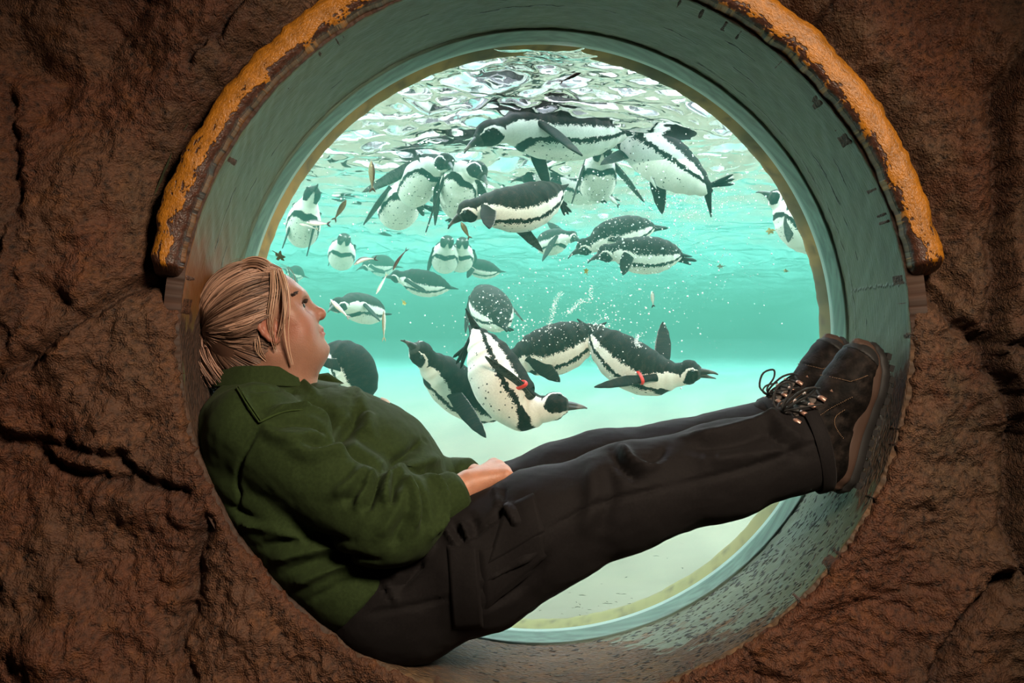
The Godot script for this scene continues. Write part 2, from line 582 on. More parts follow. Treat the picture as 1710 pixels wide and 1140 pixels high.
# ---- the orange hoop round the upper half
func build_hoop():
	var w := 2048
	var h := 128
	var n1 := nbytes(noise(51, 0.018, 4), w, h)
	var n2 := nbytes(noise(52, 0.075, 4), w, h)
	var n3 := nbytes(noise(53, 0.2, 2), w, h)
	var d := PackedByteArray()
	var hm := PackedByteArray()
	d.resize(w * h * 3); hm.resize(w * h)
	for y in h:
		var t := float(y) / h          # 0 at the inner edge
		for x in w:
			var k := y * w + x
			var u := float(x) / w       # 0 on the right, 1 on the left
			var a := n1[k] / 255.0 - 0.5
			var bb := n2[k] / 255.0 - 0.5
			var cc := n3[k] / 255.0 - 0.5
			var keep := 0.36 + 0.62 * smoothstep(0.08, 0.42, t) - 0.34 * smoothstep(0.72, 0.98, u) - 0.5 * smoothstep(0.06, 0.0, u) - 0.45 * smoothstep(0.97, 1.0, u)
			var p := smoothstep(0.47, 0.53, keep + a * 0.9 + bb * 0.55)
			var col := Color(0.245, 0.135, 0.085) * (1.0 + 0.7 * bb + 0.5 * cc)
			col = col.lerp(Color(0.58, 0.365, 0.075) * (1.0 + 0.3 * a + 0.25 * bb + 0.25 * cc), p)
			if cc > 0.26: col = col.lerp(Color(0.15, 0.09, 0.06), 0.4)
			d[k * 3] = int(clampf(col.r, 0, 1) * 255)
			d[k * 3 + 1] = int(clampf(col.g, 0, 1) * 255)
			d[k * 3 + 2] = int(clampf(col.b, 0, 1) * 255)
			hm[k] = int(clampf(0.35 + 0.35 * p + 0.3 * bb + 0.25 * cc, 0, 1) * 255)
	var m := mat(Color.WHITE, 0.5, "flaking orange paint")
	m.albedo_texture = tex_rgb(w, h, d)
	bump(m, tex_l(w, h, hm), 0.3)
	var b := Buf.new()
	var cols := 500
	var prof := [[0.0, -0.030], [0.0, 0.004], [0.06, 0.014], [0.2, 0.021], [0.45, 0.024], [0.7, 0.024], [0.88, 0.019], [0.96, 0.010], [1.0, -0.004], [1.0, -0.035]]
	var a0 := deg_to_rad(9.0)
	var a1 := deg_to_rad(171.3)
	var nw := noise(54, 1.0, 3)
	for k in prof.size():
		for i in cols + 1:
			var u := float(i) / cols
			var a := lerpf(a0, a1, u)
			var wide := 0.060 + 0.012 * nw.get_noise_2d(u * 9.0, 0.0) + 0.006 * nw.get_noise_2d(u * 40.0, 5.0)
			var endr := minf(1.0, sqrt(clampf(minf(u, 1.0 - u) / 0.012, 0.0, 1.0)))
			var ri := RAD + 0.004 + 0.004 * nw.get_noise_2d(u * 30.0, 9.0)
			var rr: float = ri + wide * (0.5 + (prof[k][0] - 0.5) * lerpf(0.55, 1.0, endr))
			var z: float = -ROCK_D + (prof[k][1] + 0.010 if endr > 0.999 or k in [0, 9] else lerpf(-0.03, prof[k][1] + 0.010, endr))
			z += nw.get_noise_2d(u * 20.0, prof[k][0] * 2.0) * 0.003 * (1.0 if k > 0 and k < 9 else 0.0)
			b.add(Vector3(CX + rr * cos(a), CY + rr * sin(a), z), Vector2(u, prof[k][0]))
	b.grid(0, prof.size(), cols + 1, true)
	tag(part("trim_3", b.mesh(), m), "flaking orange painted hoop around the upper half of the opening", "", "", "structure")

func build_window():
	var o := Node3D.new()
	o.name = "window_1"
	add_child(o)
	tag(o, "round acrylic viewing pane between the tunnel and the pool", "", "", "structure")
	var b := Buf.new()
	# pane: two faces
	for s in 2:
		var z := -PANE_D - 0.001 if s == 0 else -PANE_D - 0.028
		var m := b.add(Vector3(CX, CY, z))
		for i in 181:
			var a := TAU * i / 180
			b.add(Vector3(CX + (RAD - 0.004) * cos(a), CY + (RAD - 0.004) * sin(a), z))
		for i in 180:
			if s == 0: b.tri(m, m + 1 + i, m + 2 + i)
			else: b.tri(m, m + 2 + i, m + 1 + i)
	var g := mat(Color(0.95, 1.0, 0.98, 0.0), 0.0, "acrylic")
	g.transparency = BaseMaterial3D.TRANSPARENCY_ALPHA
	g.metallic_specular = 0.0
	part("pane", b.mesh(), g, o)
	b = Buf.new()
	b.ring(CX, CY, [Vector2(RAD + 0.001, -PANE_D - 0.006), Vector2(RAD - 0.0030, -PANE_D - 0.010), Vector2(RAD - 0.0032, -PANE_D - 0.030), Vector2(RAD + 0.002, -PANE_D - 0.034)], 360, true)
	var gm := mat(Color(0.60, 0.66, 0.62), 0.3, "bright pane edge")
	tag(part("gasket", b.mesh(), gm, o), "thin pale edge round the pane")
	# pool side of the opening, stained yellow and brown
	b = Buf.new()
	var nw := noise(61, 1.0, 4)
	var rows := [[RAD - 0.001, -PANE_D - 0.033], [RAD - 0.002, -2.345], [RAD - 0.001, -2.385], [RAD + 0.001, -2.408], [RAD + 0.010, -RIM_D], [RAD + 0.05, -RIM_D - 0.004]]
	for q in rows:
		for i in 361:
			var a := TAU * (i % 360) / 360
			var v := nw.get_noise_2d(cos(a) * 14.0, sin(a) * 14.0 + q[1] * 25.0)
			var v2 := nw.get_noise_2d(cos(a) * 3.0 + 8.0, sin(a) * 3.0)
			var col := lin(0.66, 0.53, 0.28).lerp(lin(0.36, 0.35, 0.22), clampf(0.35 + v2 * 1.2 - cos(a) * -0.35, 0, 1)).lerp(lin(0.55, 0.54, 0.33), smoothstep(-0.2, -0.9, sin(a)))
			col = col.lerp(lin(0.25, 0.22, 0.14), clampf(v * 1.3 - 0.1, 0, 0.6))
			b.add(Vector3(CX + (q[0] + v * 0.003) * cos(a), CY + (q[0] + v * 0.003) * sin(a), q[1]), Vector2(i / 360.0, 0), col)
	b.grid(0, rows.size(), 361, true)
	var rm := mat(Color.WHITE, 0.75, "stained opening edge")
	rm.vertex_color_use_as_albedo = true
	tag(part("stained_rim", b.mesh(), rm, o), "yellow brown stained edge of the opening on the pool side")

func plain_box(called: String, lo: Vector3, hi: Vector3, m: Material, label: String) -> MeshInstance3D:
	var b := Buf.new()
	b.box(lo, hi)
	var o := part(called, b.mesh(), m)
	tag(o, label, "", "", "structure")
	return o

func build_setting():
	build_rock()
	build_lining()
	build_hoop()
	build_window()
	# walkway in front of the window, behind the viewer
	var dk := mat(Color(0.30, 0.20, 0.15), 0.9, "dark walkway plaster")
	plain_box("floor", Vector3(-2.9, -0.1, -1.9), Vector3(2.9, 0.0, 3.2), dk, "dark walkway floor below the window")
	plain_box("ceiling", Vector3(-2.9, 3.0, -1.9), Vector3(2.9, 3.1, 3.2), dk, "dark walkway ceiling above the viewer")
	plain_box("wall_back", Vector3(-2.9, 0.0, 3.1), Vector3(2.9, 3.0, 3.2), dk, "dark walkway wall behind the viewer")
	plain_box("wall_left", Vector3(-3.0, -0.1, -1.9), Vector3(-2.9, 3.1, 3.2), dk, "dark walkway wall left of the viewer")
	plain_box("wall_right", Vector3(2.9, -0.1, -1.9), Vector3(3.0, 3.1, 3.2), dk, "dark walkway wall right of the viewer")
	# the pool side of the rock wall: a slab with a round hole
	var b := Buf.new()
	var seg := 120
	for z in [-1.95, -RIM_D]:
		for q in 2:
			for i in seg + 1:
				var a := TAU * i / seg
				var rr := RAD + 0.045
				if q:
					rr = 6.2 / maxf(absf(cos(a)), absf(sin(a)) * 6.2 / 2.6)
				b.add(Vector3(CX + rr * cos(a), CY + rr * sin(a), z))
	b.grid(0, 2, seg + 1, true)
	b.grid(2 * (seg + 1), 2, seg + 1)
	tag(part("wall_pool", b.mesh(), mat(Color(0.62, 0.74, 0.68), 0.8, "pool wall")), "painted pool side of the rock wall", "", "", "structure")

func bed_height(x: float, z: float) -> float:
	var d := -z
	var h := BED
	# the bed sweeps up to banks on both sides
	var r := x - (0.62 + 0.16 * (d - 2.4))
	if r > 0.0: h += 0.62 * smoothstep(0.0, 1.5, r) * (1.0 - smoothstep(4.0, 6.5, d))
	h += 0.47 * smoothstep(2.5, 8.5, d) + 0.3 * smoothstep(14.0, 23.5, d)
	var l := -x - (0.9 + 0.22 * (d - 2.4))
	if l > 0.0: h += 0.5 * smoothstep(0.0, 1.6, l) * (1.0 - smoothstep(4.0, 6.5, d))
	return h

func build_water():
	var nz := noise(71, 0.8, 4)
	var ns := noise(72, 1.0, 3)
	var b := Buf.new()
	var cols := 140
	var rows := 160
	for j in rows + 1:
		var z := -RIM_D - pow(float(j) / rows, 1.7) * 21.4
		for i in cols + 1:
			var x := (float(i) / cols - 0.5) * 12.4
			var h := bed_height(x, z) + nz.get_noise_2d(x * 2.0, z * 2.0) * 0.012
			var v := 0.92 + 0.24 * ns.get_noise_2d(x * 2.5 + z * 0.7, z * 1.1) + 0.08 * nz.get_noise_2d(x * 9.0, z * 9.0)
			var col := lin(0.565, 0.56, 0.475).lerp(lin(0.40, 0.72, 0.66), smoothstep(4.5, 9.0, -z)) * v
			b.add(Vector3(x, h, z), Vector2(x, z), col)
	b.grid(0, rows + 1, cols + 1)
	# underside
	b.box(Vector3(-6.2, BED - 0.25, -23.9), Vector3(6.2, BED - 0.15, -RIM_D))
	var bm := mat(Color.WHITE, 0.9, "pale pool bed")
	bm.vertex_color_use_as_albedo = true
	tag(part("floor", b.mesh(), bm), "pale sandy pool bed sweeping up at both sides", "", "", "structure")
	var tq := mat(Color(0.46, 0.80, 0.75), 0.8, "turquoise pool paint")
	plain_box("wall_far", Vector3(-6.3, BED - 0.2, -24.0), Vector3(6.3, 2.15, -23.8), tq, "turquoise far wall of the pool")
	plain_box("wall_left", Vector3(-6.3, BED - 0.2, -23.8), Vector3(-6.1, 2.15, -RIM_D), tq, "turquoise left wall of the pool")
	plain_box("wall_right", Vector3(6.1, BED - 0.2, -23.8), Vector3(6.3, 2.15, -RIM_D), tq, "turquoise right wall of the pool")
	# the water surface, seen from below
	b = Buf.new()
	var big := noise(73, 1.0, 2)
	var mid := noise(74, 1.0, 3)
	var fine := noise(75, 1.0, 3)
	cols = 420
	rows = 520
	for j in rows + 1:
		var q := float(j) / rows
		var z := -PANE_D - 0.034 - (q * 2.2 + pow(q, 3.0) * 19.2)
		var wide := minf(6.1, 1.3 + 4.8 * pow(q, 0.9))
		for i in cols + 1:
			var x := (2.0 * i / cols - 1.0) * wide
			var rough := 0.65 + 1.0 * clampf(0.5 + 1.6 * big.get_noise_2d(x * 0.7 + 31.0, z * 0.8), 0.0, 1.0)
			var h := big.get_noise_2d(x * 0.9, z * 1.2) * 0.040
			h += mid.get_noise_2d(x * 1.6 + 0.5 * z, z * 5.2) * 0.044 * rough
			h += fine.get_noise_2d(x * 7.0 + z, z * 19.0) * 0.0105 * rough
			b.add(Vector3(x, LEVEL + h, z), Vector2(x, z))
	b.grid(0, rows + 1, cols + 1)
	var wm := mat(Color(1, 1, 1, 0), 0.0, "water surface")
	wm.transparency = BaseMaterial3D.TRANSPARENCY_ALPHA
	wm.refraction_enabled = true
	wm.refraction_scale = 0.033
	wm.cull_mode = BaseMaterial3D.CULL_DISABLED
	tag(part("water_surface", b.mesh(), wm), "rippled water surface seen from below with white glints", "water", "", "stuff")
	var fv := FogVolume.new()
	fv.name = "water_haze"
	fv.shape = RenderingServer.FOG_VOLUME_SHAPE_BOX
	fv.size = Vector3(12.1, 1.42, 21.45)
	fv.position = Vector3(0, 1.27, -PANE_D - 0.06 - 10.725)
	var fm := FogMaterial.new()
	fm.density = 0.21
	fm.albedo = Color(0.55, 1.0, 0.93)
	fm.resource_name = "turquoise water"
	fv.material = fm
	add_child(fv)
	tag(fv, "hazy turquoise water filling the pool behind the pane", "water", "", "stuff")

# ---------------------------------------------------------------- distance fields and their surfaces
class Sdf:
	var kind := PackedInt32Array()      # 0 add capsule, 1 take capsule away, 2 keep below a plane, 3 add ellipsoid, 4 take ellipsoid away
	var a := PackedVector3Array()
	var ab := PackedVector3Array()
	var il := PackedFloat32Array()
	var ra := PackedFloat32Array()
	var rb := PackedFloat32Array()
	var k := PackedFloat32Array()
	var zf := PackedFloat32Array()
	func put(t: int, p: Vector3, q: Vector3, r0: float, r1: float, kk: float, z: float):
		kind.append(t); a.append(p); ab.append(q); ra.append(r0); rb.append(r1); k.append(kk); zf.append(z)
		il.append(1.0 / maxf(q.length_squared(), 1e-9))
	func cap(p: Vector3, q: Vector3, r0: float, r1: float, kk := 0.02, z := 1.0, t := 0):
		var e := q - p
		e.z *= z
		put(t, p, e, r0, r1, kk, z)
	func sph(p: Vector3, r: float, kk := 0.02, z := 1.0, t := 0):
		put(t, p, Vector3.ZERO, r, r, kk, z)
	func ell(p: Vector3, r: Vector3, kk := 0.02, t := 3):
		put(t, p, r, 0, 0, kk, 1.0)
	func plane(p: Vector3, n: Vector3, kk := 0.004):
		put(2, n.normalized(), Vector3.ZERO, n.normalized().dot(p), 0, kk, 1.0)
	func one(i: int, p: Vector3) -> float:
		var t := kind[i]
		if t == 2: return a[i].dot(p) - ra[i]
		var w := p - a[i]
		if t >= 3:
			var e := ab[i]
			var u := w / e
			var k0 := u.length()
			var k1 := (u / e).length()
			return k0 * (k0 - 1.0) / k1 if k1 > 1e-6 else -minf(e.x, minf(e.y, e.z))
		w.z *= zf[i]
		var h := clampf(w.dot(ab[i]) * il[i], 0.0, 1.0)
		return (w - ab[i] * h).length() - ra[i] - (rb[i] - ra[i]) * h
	func ev(p: Vector3, list: PackedInt32Array) -> float:
		var d := 1e3
		for i in list:
			var e := one(i, p)
			var kk := k[i]
			var t := kind[i]
			if t == 0 or t == 3:
				var h := maxf(kk - absf(d - e), 0.0) / kk
				d = minf(d, e) - h * h * kk * 0.25
			else:
				if t == 1 or t == 4: e = -e
				var h := maxf(kk - absf(d - e), 0.0) / kk
				d = maxf(d, e) + h * h * kk * 0.25
		return d
	func all() -> PackedInt32Array:
		return PackedInt32Array(range(kind.size()))
	# surface nets over the box lo..hi with cells of size s, added to b
	func skin(b: Buf, lo: Vector3, hi: Vector3, s: float):
		const B := 4
		var nx := int(ceil((hi.x - lo.x) / s / B)) * B
		var ny := int(ceil((hi.y - lo.y) / s / B)) * B
		var nz := int(ceil((hi.z - lo.z) / s / B)) * B
		var sx := nx + 1
		var sxy := sx * (ny + 1)
		var g := PackedFloat32Array()
		g.resize(sxy * (nz + 1))
		g.fill(9.0)
		var ids := PackedInt32Array()
		ids.resize(sxy * (nz + 1))
		ids.fill(-1)
		var half := s * B * 0.5
		var diag := half * 1.7321
		var blocks := []
		for bz in range(0, nz, B):
			for by in range(0, ny, B):
				for bx in range(0, nx, B):
					var c := lo + Vector3(bx, by, bz) * s + Vector3(half, half, half)
					var list := PackedInt32Array()
					var d := 1e3
					for i in kind.size():
						var e := one(i, c)
						var t := kind[i]
						if t == 0 or t == 3:
							if e < diag * 1.6 + k[i]: list.append(i)
							d = minf(d, e - k[i] * 0.35)
						elif t == 2:
							if absf(e) < diag * 1.6 + k[i]: list.append(i)
							elif e > 0.0:
								d = 1e3
								list.clear()
						elif e < diag * 1.6 + k[i]: list.append(i)
					if list.is_empty() or d > diag * 1.6: continue
					# deep inside?
					if ev(c, all()) < -diag * 1.5: continue
					blocks.append([bx, by, bz])
					for z in range(bz, bz + B + 1):
						for y in range(by, by + B + 1):
							var at := bx + y * sx + z * sxy
							for x in range(bx, bx + B + 1):
								if g[at] > 8.0:
									var dd := ev(lo + Vector3(x, y, z) * s, list)
									g[at] = minf(dd, 7.0)
								at += 1
		var off := [0, 1, sx, sx + 1, sxy, sxy + 1, sxy + sx, sxy + sx + 1]
		var edges := [[0, 1], [2, 3], [4, 5], [6, 7], [0, 2], [1, 3], [4, 6], [5, 7], [0, 4], [1, 5], [2, 6], [3, 7]]
		var cells := PackedInt32Array()
		for q in blocks:
			for z in range(q[2], q[2] + B):
				for y in range(q[1], q[1] + B):
					for x in range(q[0], q[0] + B):
						var at: int = x + y * sx + z * sxy
						var m := 0
						for i in 8:
							if g[at + off[i]] < 0.0: m |= 1 << i
						if m == 0 or m == 255: continue
						var sum := Vector3.ZERO
						var n := 0
						for e in edges:
							var i0: int = e[0]
							var i1: int = e[1]
							if ((m >> i0) & 1) == ((m >> i1) & 1): continue
							var v0 := g[at + off[i0]]
							var v1 := g[at + off[i1]]
							var t := v0 / (v0 - v1)
							sum += Vector3(i0 & 1, (i0 >> 1) & 1, i0 >> 2).lerp(Vector3(i1 & 1, (i1 >> 1) & 1, i1 >> 2), t)
							n += 1
						ids[at] = b.add(lo + (Vector3(x, y, z) + sum / n) * s)
						cells.append(at)
		for at in cells:
			var v0 := g[at]
			var inside := v0 < 0.0
			if at % sx > 0: pass
			# x edge
			var v1 := g[at + 1]
			if v1 < 8.0 and inside != (v1 < 0.0):
				face(b, ids, at, at - sx, at - sx - sxy, at - sxy, inside)
			v1 = g[at + sx]
			if v1 < 8.0 and inside != (v1 < 0.0):
				face(b, ids, at, at - sxy, at - sxy - 1, at - 1, inside)
			v1 = g[at + sxy]
			if v1 < 8.0 and inside != (v1 < 0.0):
				face(b, ids, at, at - 1, at - 1 - sx, at - sx, inside)
	func face(b: Buf, ids: PackedInt32Array, p: int, q: int, r: int, t: int, inside: bool):
		if q < 0 or r < 0 or t < 0: return
		var i := ids[p]; var j := ids[q]; var m := ids[r]; var n := ids[t]
		if i < 0 or j < 0 or m < 0 or n < 0: return
		if inside: b.quad(i, j, m, n)
		else: b.quad(i, n, m, j)

# first point of the field along the sight line through a pixel
func hit(f: Sdf, px: float, py: float, start := 1.4) -> Vector3:
	var list := f.all()
	var dir := P(px, py, 1.0) - Vector3(0, EYE, 0)
	var len := dir.length()
	var d := start
	for i in 60:
		var p := Vector3(0, EYE, 0) + dir * d
		var e := f.ev(p, list)
		if e < 0.0006: return p
		d += maxf(e * 0.8, 0.0004) / len
		if d > 2.6: break
	return Vector3(0, EYE, 0) + dir * minf(d, 2.3)

# folds: [height, width, pixel points]; a crest where height > 0, a crease where it is < 0
func fold(b: Buf, f: Sdf, folds: Array, first := 0):
	b.normals()
	var n0 := b.nrm.duplicate()
	var move := PackedFloat32Array()
	move.resize(b.v.size())
	for q in folds:
		var flat := []
		for p in q[2]: flat.append(Vector2(p[0], p[1]))
		var pts := []
		var many := maxi(3, flat.size() * 3 - 2)
		for p in curve(flat, many): pts.append(hit(f, p.x, p.y))
		var lo: Vector3 = pts[0]
		var hi: Vector3 = pts[0]
		for p in pts:
			lo = lo.min(p); hi = hi.max(p)
		var w: float = q[1] * 0.88
		lo -= Vector3.ONE * w * 2.2
		hi += Vector3.ONE * w * 2.2
		var h: float = q[0]
		for i in range(first, b.v.size()):
			var p := b.v[i]
			if p.x < lo.x or p.x > hi.x or p.y < lo.y or p.y > hi.y or p.z < lo.z or p.z > hi.z: continue
			var best := 1.0
			var al := 0.0
			for m in pts.size() - 1:
				var ab: Vector3 = pts[m + 1] - pts[m]
				var t := clampf((p - pts[m]).dot(ab) / maxf(ab.length_squared(), 1e-9), 0.0, 1.0)
				var dd: float = (p - pts[m] - ab * t).length_squared()
				if dd < best:
					best = dd
					al = (m + t) / (pts.size() - 1)
			var g := exp(-best / (w * w))
			if g > 0.01: move[i] += h * 2.1 * g * (0.25 + 0.75 * smoothstep(0.0, 0.25, al) * smoothstep(1.0, 0.75, al))
	for i in range(first, b.v.size()): b.v[i] += n0[i] * move[i]
	b.nrm = PackedVector3Array()

func shift(b: Buf, by: Vector3):
	for i in b.v.size(): b.v[i] -= by

# a cloth patch on the near side of a field: four pixel corners (u then v), raised by h
func patch(b: Buf, f: Sdf, c: Array, h: float, nu := 16, nv := 20):
	var first := b.v.size()
	var mid := []
	for j in nv + 1:
		for i in nu + 1:
			var u := float(i) / nu
			var v := float(j) / nv
			var top := Vector2(c[0][0], c[0][1]).lerp(Vector2(c[1][0], c[1][1]), u)
			var bot := Vector2(c[3][0], c[3][1]).lerp(Vector2(c[2][0], c[2][1]), u)
			var q := top.lerp(bot, v)
			var p := hit(f, q.x, q.y)
			var toward := (Vector3(0, EYE, 0) - p).normalized()
			var edge := minf(minf(u, 1.0 - u) * nu, minf(v, 1.0 - v) * nv)
			var e := h if edge > 0.5 else -0.004
			b.add(p + toward * (e + 0.0006 * sin(u * 9.0 + v * 4.0)), Vector2(u, v))
	b.grid(first, nv + 1, nu + 1, true)

# ---------------------------------------------------------------- the keeper
var seat: Vector3
var hx: Vector3
var hy: Vector3
var hz: Vector3
var hc: Vector3

func H(x: float, y: float, z: float) -> Vector3:      # a point of the head: forward, up, towards her right
	return hc + hx * x + hy * y + hz * z

func skin_material() -> StandardMaterial3D:
	var m := mat(Color.WHITE, 0.46, "skin")
	m.vertex_color_use_as_albedo = true
	m.metallic_specular = 0.4
	m.subsurf_scatter_enabled = true
	m.subsurf_scatter_strength = 0.12
	triplanar(m, 14.0)
	bump(m, noise_tex(91, 0.06, 3, 256), 0.035)
	return m

func cloth(c: Color, r: float, s: float, cm: float, sheen: float, called: String) -> StandardMaterial3D:
	var w := 256
	var n := nbytes(noise(92, 0.05, 3), w, w)
	var f := nbytes(noise(93, 0.30, 2), w, w)
	var d := PackedByteArray()
	var hm := PackedByteArray()
	d.resize(w * w * 3); hm.resize(w * w)
	for y in w:
		for x in w:
			var k := y * w + x
			var t := 0.88 + 0.22 * (n[k] / 255.0 - 0.5) + 0.20 * (f[k] / 255.0 - 0.5)
			for i in 3: d[k * 3 + i] = int(clampf(t, 0, 1) * 255)
			hm[k] = int(clampf(0.5 + 0.22 * sin(TAU * (x + y) / 4.0) + 0.5 * (f[k] / 255.0 - 0.5), 0, 1) * 255)
	var m := mat(c, r, called)
	m.albedo_texture = tex_rgb(w, w, d)
	triplanar(m, s)
	bump(m, tex_l(w, w, hm), cm)
	m.metallic_specular = 0.25
	if sheen > 0.0:
		m.rim_enabled = true
		m.rim = sheen
		m.rim_tint = 0.7
	return m

func build_head(b: Buf):
	var f := Sdf.new()
	# built in head axes at true size, then turned into place
	f.ell(Vector3(-0.012, 0.034, 0), Vector3(0.098, 0.084, 0.074), 0.02)
	f.ell(Vector3(0.040, -0.010, 0), Vector3(0.060, 0.088, 0.058), 0.03)
	for s in [-1.0, 1.0]:
		f.cap(Vector3(-0.005, -0.060, s * 0.050), Vector3(0.066, -0.088, s * 0.018), 0.020, 0.020, 0.03)
		f.sph(Vector3(0.058, -0.036, s * 0.036), 0.031, 0.03)
		f.sph(Vector3(0.052, 0.000, s * 0.050), 0.017, 0.03)
		f.sph(Vector3(0.050, -0.070, s * 0.034), 0.026, 0.03)
	f.sph(Vector3(0.0795, -0.085, 0), 0.0215, 0.022)
	f.ell(Vector3(0.030, -0.098, 0), Vector3(0.045, 0.026, 0.040), 0.03)
	f.cap(Vector3(0.084, 0.024, -0.026), Vector3(0.084, 0.024, 0.026), 0.0125, 0.0125, 0.02)
	f.cap(Vector3(0.020, -0.055, 0), Vector3(-0.030, -0.20, 0), 0.056, 0.066, 0.03)
	f.cap(Vector3(-0.045, -0.03, 0), Vector3(-0.055, -0.20, 0), 0.050, 0.066, 0.03)
	for s in [-1.0, 1.0]:
		f.sph(Vector3(0.098, 0.004, s * 0.031), 0.0135, 0.014, 1.0, 1)
		f.cap(Vector3(0.0855, 0.0100, s * 0.018), Vector3(0.0790, 0.0088, s * 0.044), 0.0042, 0.004, 0.006)
		f.cap(Vector3(0.0850, -0.0030, s * 0.019), Vector3(0.0780, -0.0028, s * 0.043), 0.0042, 0.004, 0.007)
	f.cap(Vector3(0.088, 0.010, 0), Vector3(0.1105, -0.0195, 0), 0.0085, 0.0098, 0.012)
	f.sph(Vector3(0.1090, -0.0230, 0), 0.0108, 0.008)
	for s in [-1.0, 1.0]:
		f.sph(Vector3(0.0975, -0.0265, s * 0.0105), 0.0088, 0.007)
		f.sph(Vector3(0.1035, -0.0335, s * 0.0062), 0.0036, 0.003, 1.0, 1)
	f.cap(Vector3(0.0945, -0.050, -0.017), Vector3(0.0962, -0.0515, 0), 0.0052, 0.0062, 0.010)
	f.cap(Vector3(0.0945, -0.050, 0.017), Vector3(0.0962, -0.0515, 0), 0.0052, 0.0062, 0.010)
	f.cap(Vector3(0.0920, -0.0610, -0.014), Vector3(0.0952, -0.0632, 0), 0.0058, 0.0068, 0.010)
	f.cap(Vector3(0.0920, -0.0610, 0.014), Vector3(0.0952, -0.0632, 0), 0.0058, 0.0068, 0.010)
	f.cap(Vector3(0.1060, -0.0575, 0), Vector3(0.0880, -0.0560, 0.030), 0.0016, 0.0014, 0.004, 1.0, 1)
	f.cap(Vector3(0.1060, -0.0575, 0), Vector3(0.0880, -0.0560, -0.030), 0.0016, 0.0014, 0.004, 1.0, 1)
	f.sph(Vector3(0.1010, -0.0755, 0), 0.008, 0.010, 1.0, 1)
	# ears
	for s in [-1.0, 1.0]:
		var rim := [Vector3(0.024, -0.012, 0.072), Vector3(0.022, 0.001, 0.077), Vector3(0.013, 0.008, 0.081), Vector3(0.000, 0.006, 0.084), Vector3(-0.007, -0.006, 0.086), Vector3(-0.004, -0.020, 0.085), Vector3(0.002, -0.034, 0.081), Vector3(0.010, -0.043, 0.077)]
		for i in rim.size() - 1:
			f.cap(rim[i] * Vector3(1, 1, s), rim[i + 1] * Vector3(1, 1, s), 0.0048, 0.0046, 0.004)
		f.ell(Vector3(0.007, -0.014, s * 0.0745), Vector3(0.0150, 0.0260, 0.0085), 0.005)
		f.sph(Vector3(0.0125, -0.0400, s * 0.0765), 0.0085, 0.006)
		f.cap(Vector3(0.002, 0.004, s * 0.084), Vector3(0.004, -0.026, s * 0.082), 0.0032, 0.0032, 0.004)
		f.ell(Vector3(0.0125, -0.016, s * 0.0840), Vector3(0.0070, 0.0120, 0.0075), 0.004, 4)
		f.cap(Vector3(0.023, -0.016, s * 0.073), Vector3(0.022, -0.023, s * 0.0745), 0.0042, 0.0042, 0.004)
	var first := b.v.size()
	f.skin(b, Vector3(-0.125, -0.19, -0.105), Vector3(0.130, 0.130, 0.105), 0.0027)
	var base := lin(0.56, 0.405, 0.335)
	var nz := noise(94, 45.0, 3)
	for i in range(first, b.v.size()):
		var p := b.v[i]
		var az := absf(p.z)
		var col := base * (1.0 + 0.10 * nz.get_noise_3d(p.x, p.y, p.z))
		var red := 0.55 * exp(-pow((p.x - 0.062) / 0.03, 2.0) - pow((p.y + 0.035) / 0.025, 2.0)) + 0.6 * exp(-pow((p - Vector3(0.115, -0.025, 0)).length() / 0.016, 2.0))
		if az > 0.074 and p.x < 0.03: red += 0.75
		col = col.lerp(lin(0.60, 0.30, 0.235), clampf(red * 0.55, 0, 0.7))
		var lip := exp(-pow((p.y + 0.0575) / 0.0085, 2.0)) * smoothstep(0.085, 0.095, p.x) * smoothstep(0.026, 0.018, az)
		col = col.lerp(lin(0.56, 0.28, 0.25), clampf(lip * 0.8, 0, 1))
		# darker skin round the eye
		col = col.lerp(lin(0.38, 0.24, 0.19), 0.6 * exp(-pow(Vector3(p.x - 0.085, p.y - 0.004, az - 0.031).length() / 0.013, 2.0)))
		b.c[i] = col
		b.v[i] = H(p.x, p.y, p.z)

func hand_bones(f: Sdf, wrist: Vector3, kn: Array, inward: Vector3, down: Vector3, thumb: Array):
	# four metacarpals, each with a bent finger of its own length
	var lens := [[0.042, 0.026, 0.021], [0.046, 0.029, 0.022], [0.042, 0.027, 0.021], [0.034, 0.020, 0.019]]
	for i in 4:
		var k0: Vector3 = kn[i]
		f.cap(wrist.lerp(k0, 0.1), k0, 0.0165, 0.0122, 0.018)
		f.sph(k0, 0.0115, 0.006)
		var d0 := (k0 - wrist).normalized()
		var p1: Vector3 = k0 + (d0 * 0.25 + down * 0.9 + inward * 0.35).normalized() * lens[i][0]
		var p2: Vector3 = p1 + (down * 0.35 + inward * 0.7 - d0 * 0.6).normalized() * lens[i][1]
		var p3: Vector3 = p2 + (-d0 * 0.9 + inward * 0.2 - down * 0.2).normalized() * lens[i][2]
		f.cap(k0, p1, 0.0100, 0.0088, 0.004)
		f.cap(p1, p2, 0.0088, 0.0080, 0.003)
		f.cap(p2, p3, 0.0080, 0.0068, 0.003)
	f.cap(thumb[0], thumb[1], 0.0155, 0.0125, 0.016)
	f.cap(thumb[1], thumb[2], 0.0112, 0.0100, 0.004)
	f.cap(thumb[2], thumb[3], 0.0100, 0.0078, 0.003)

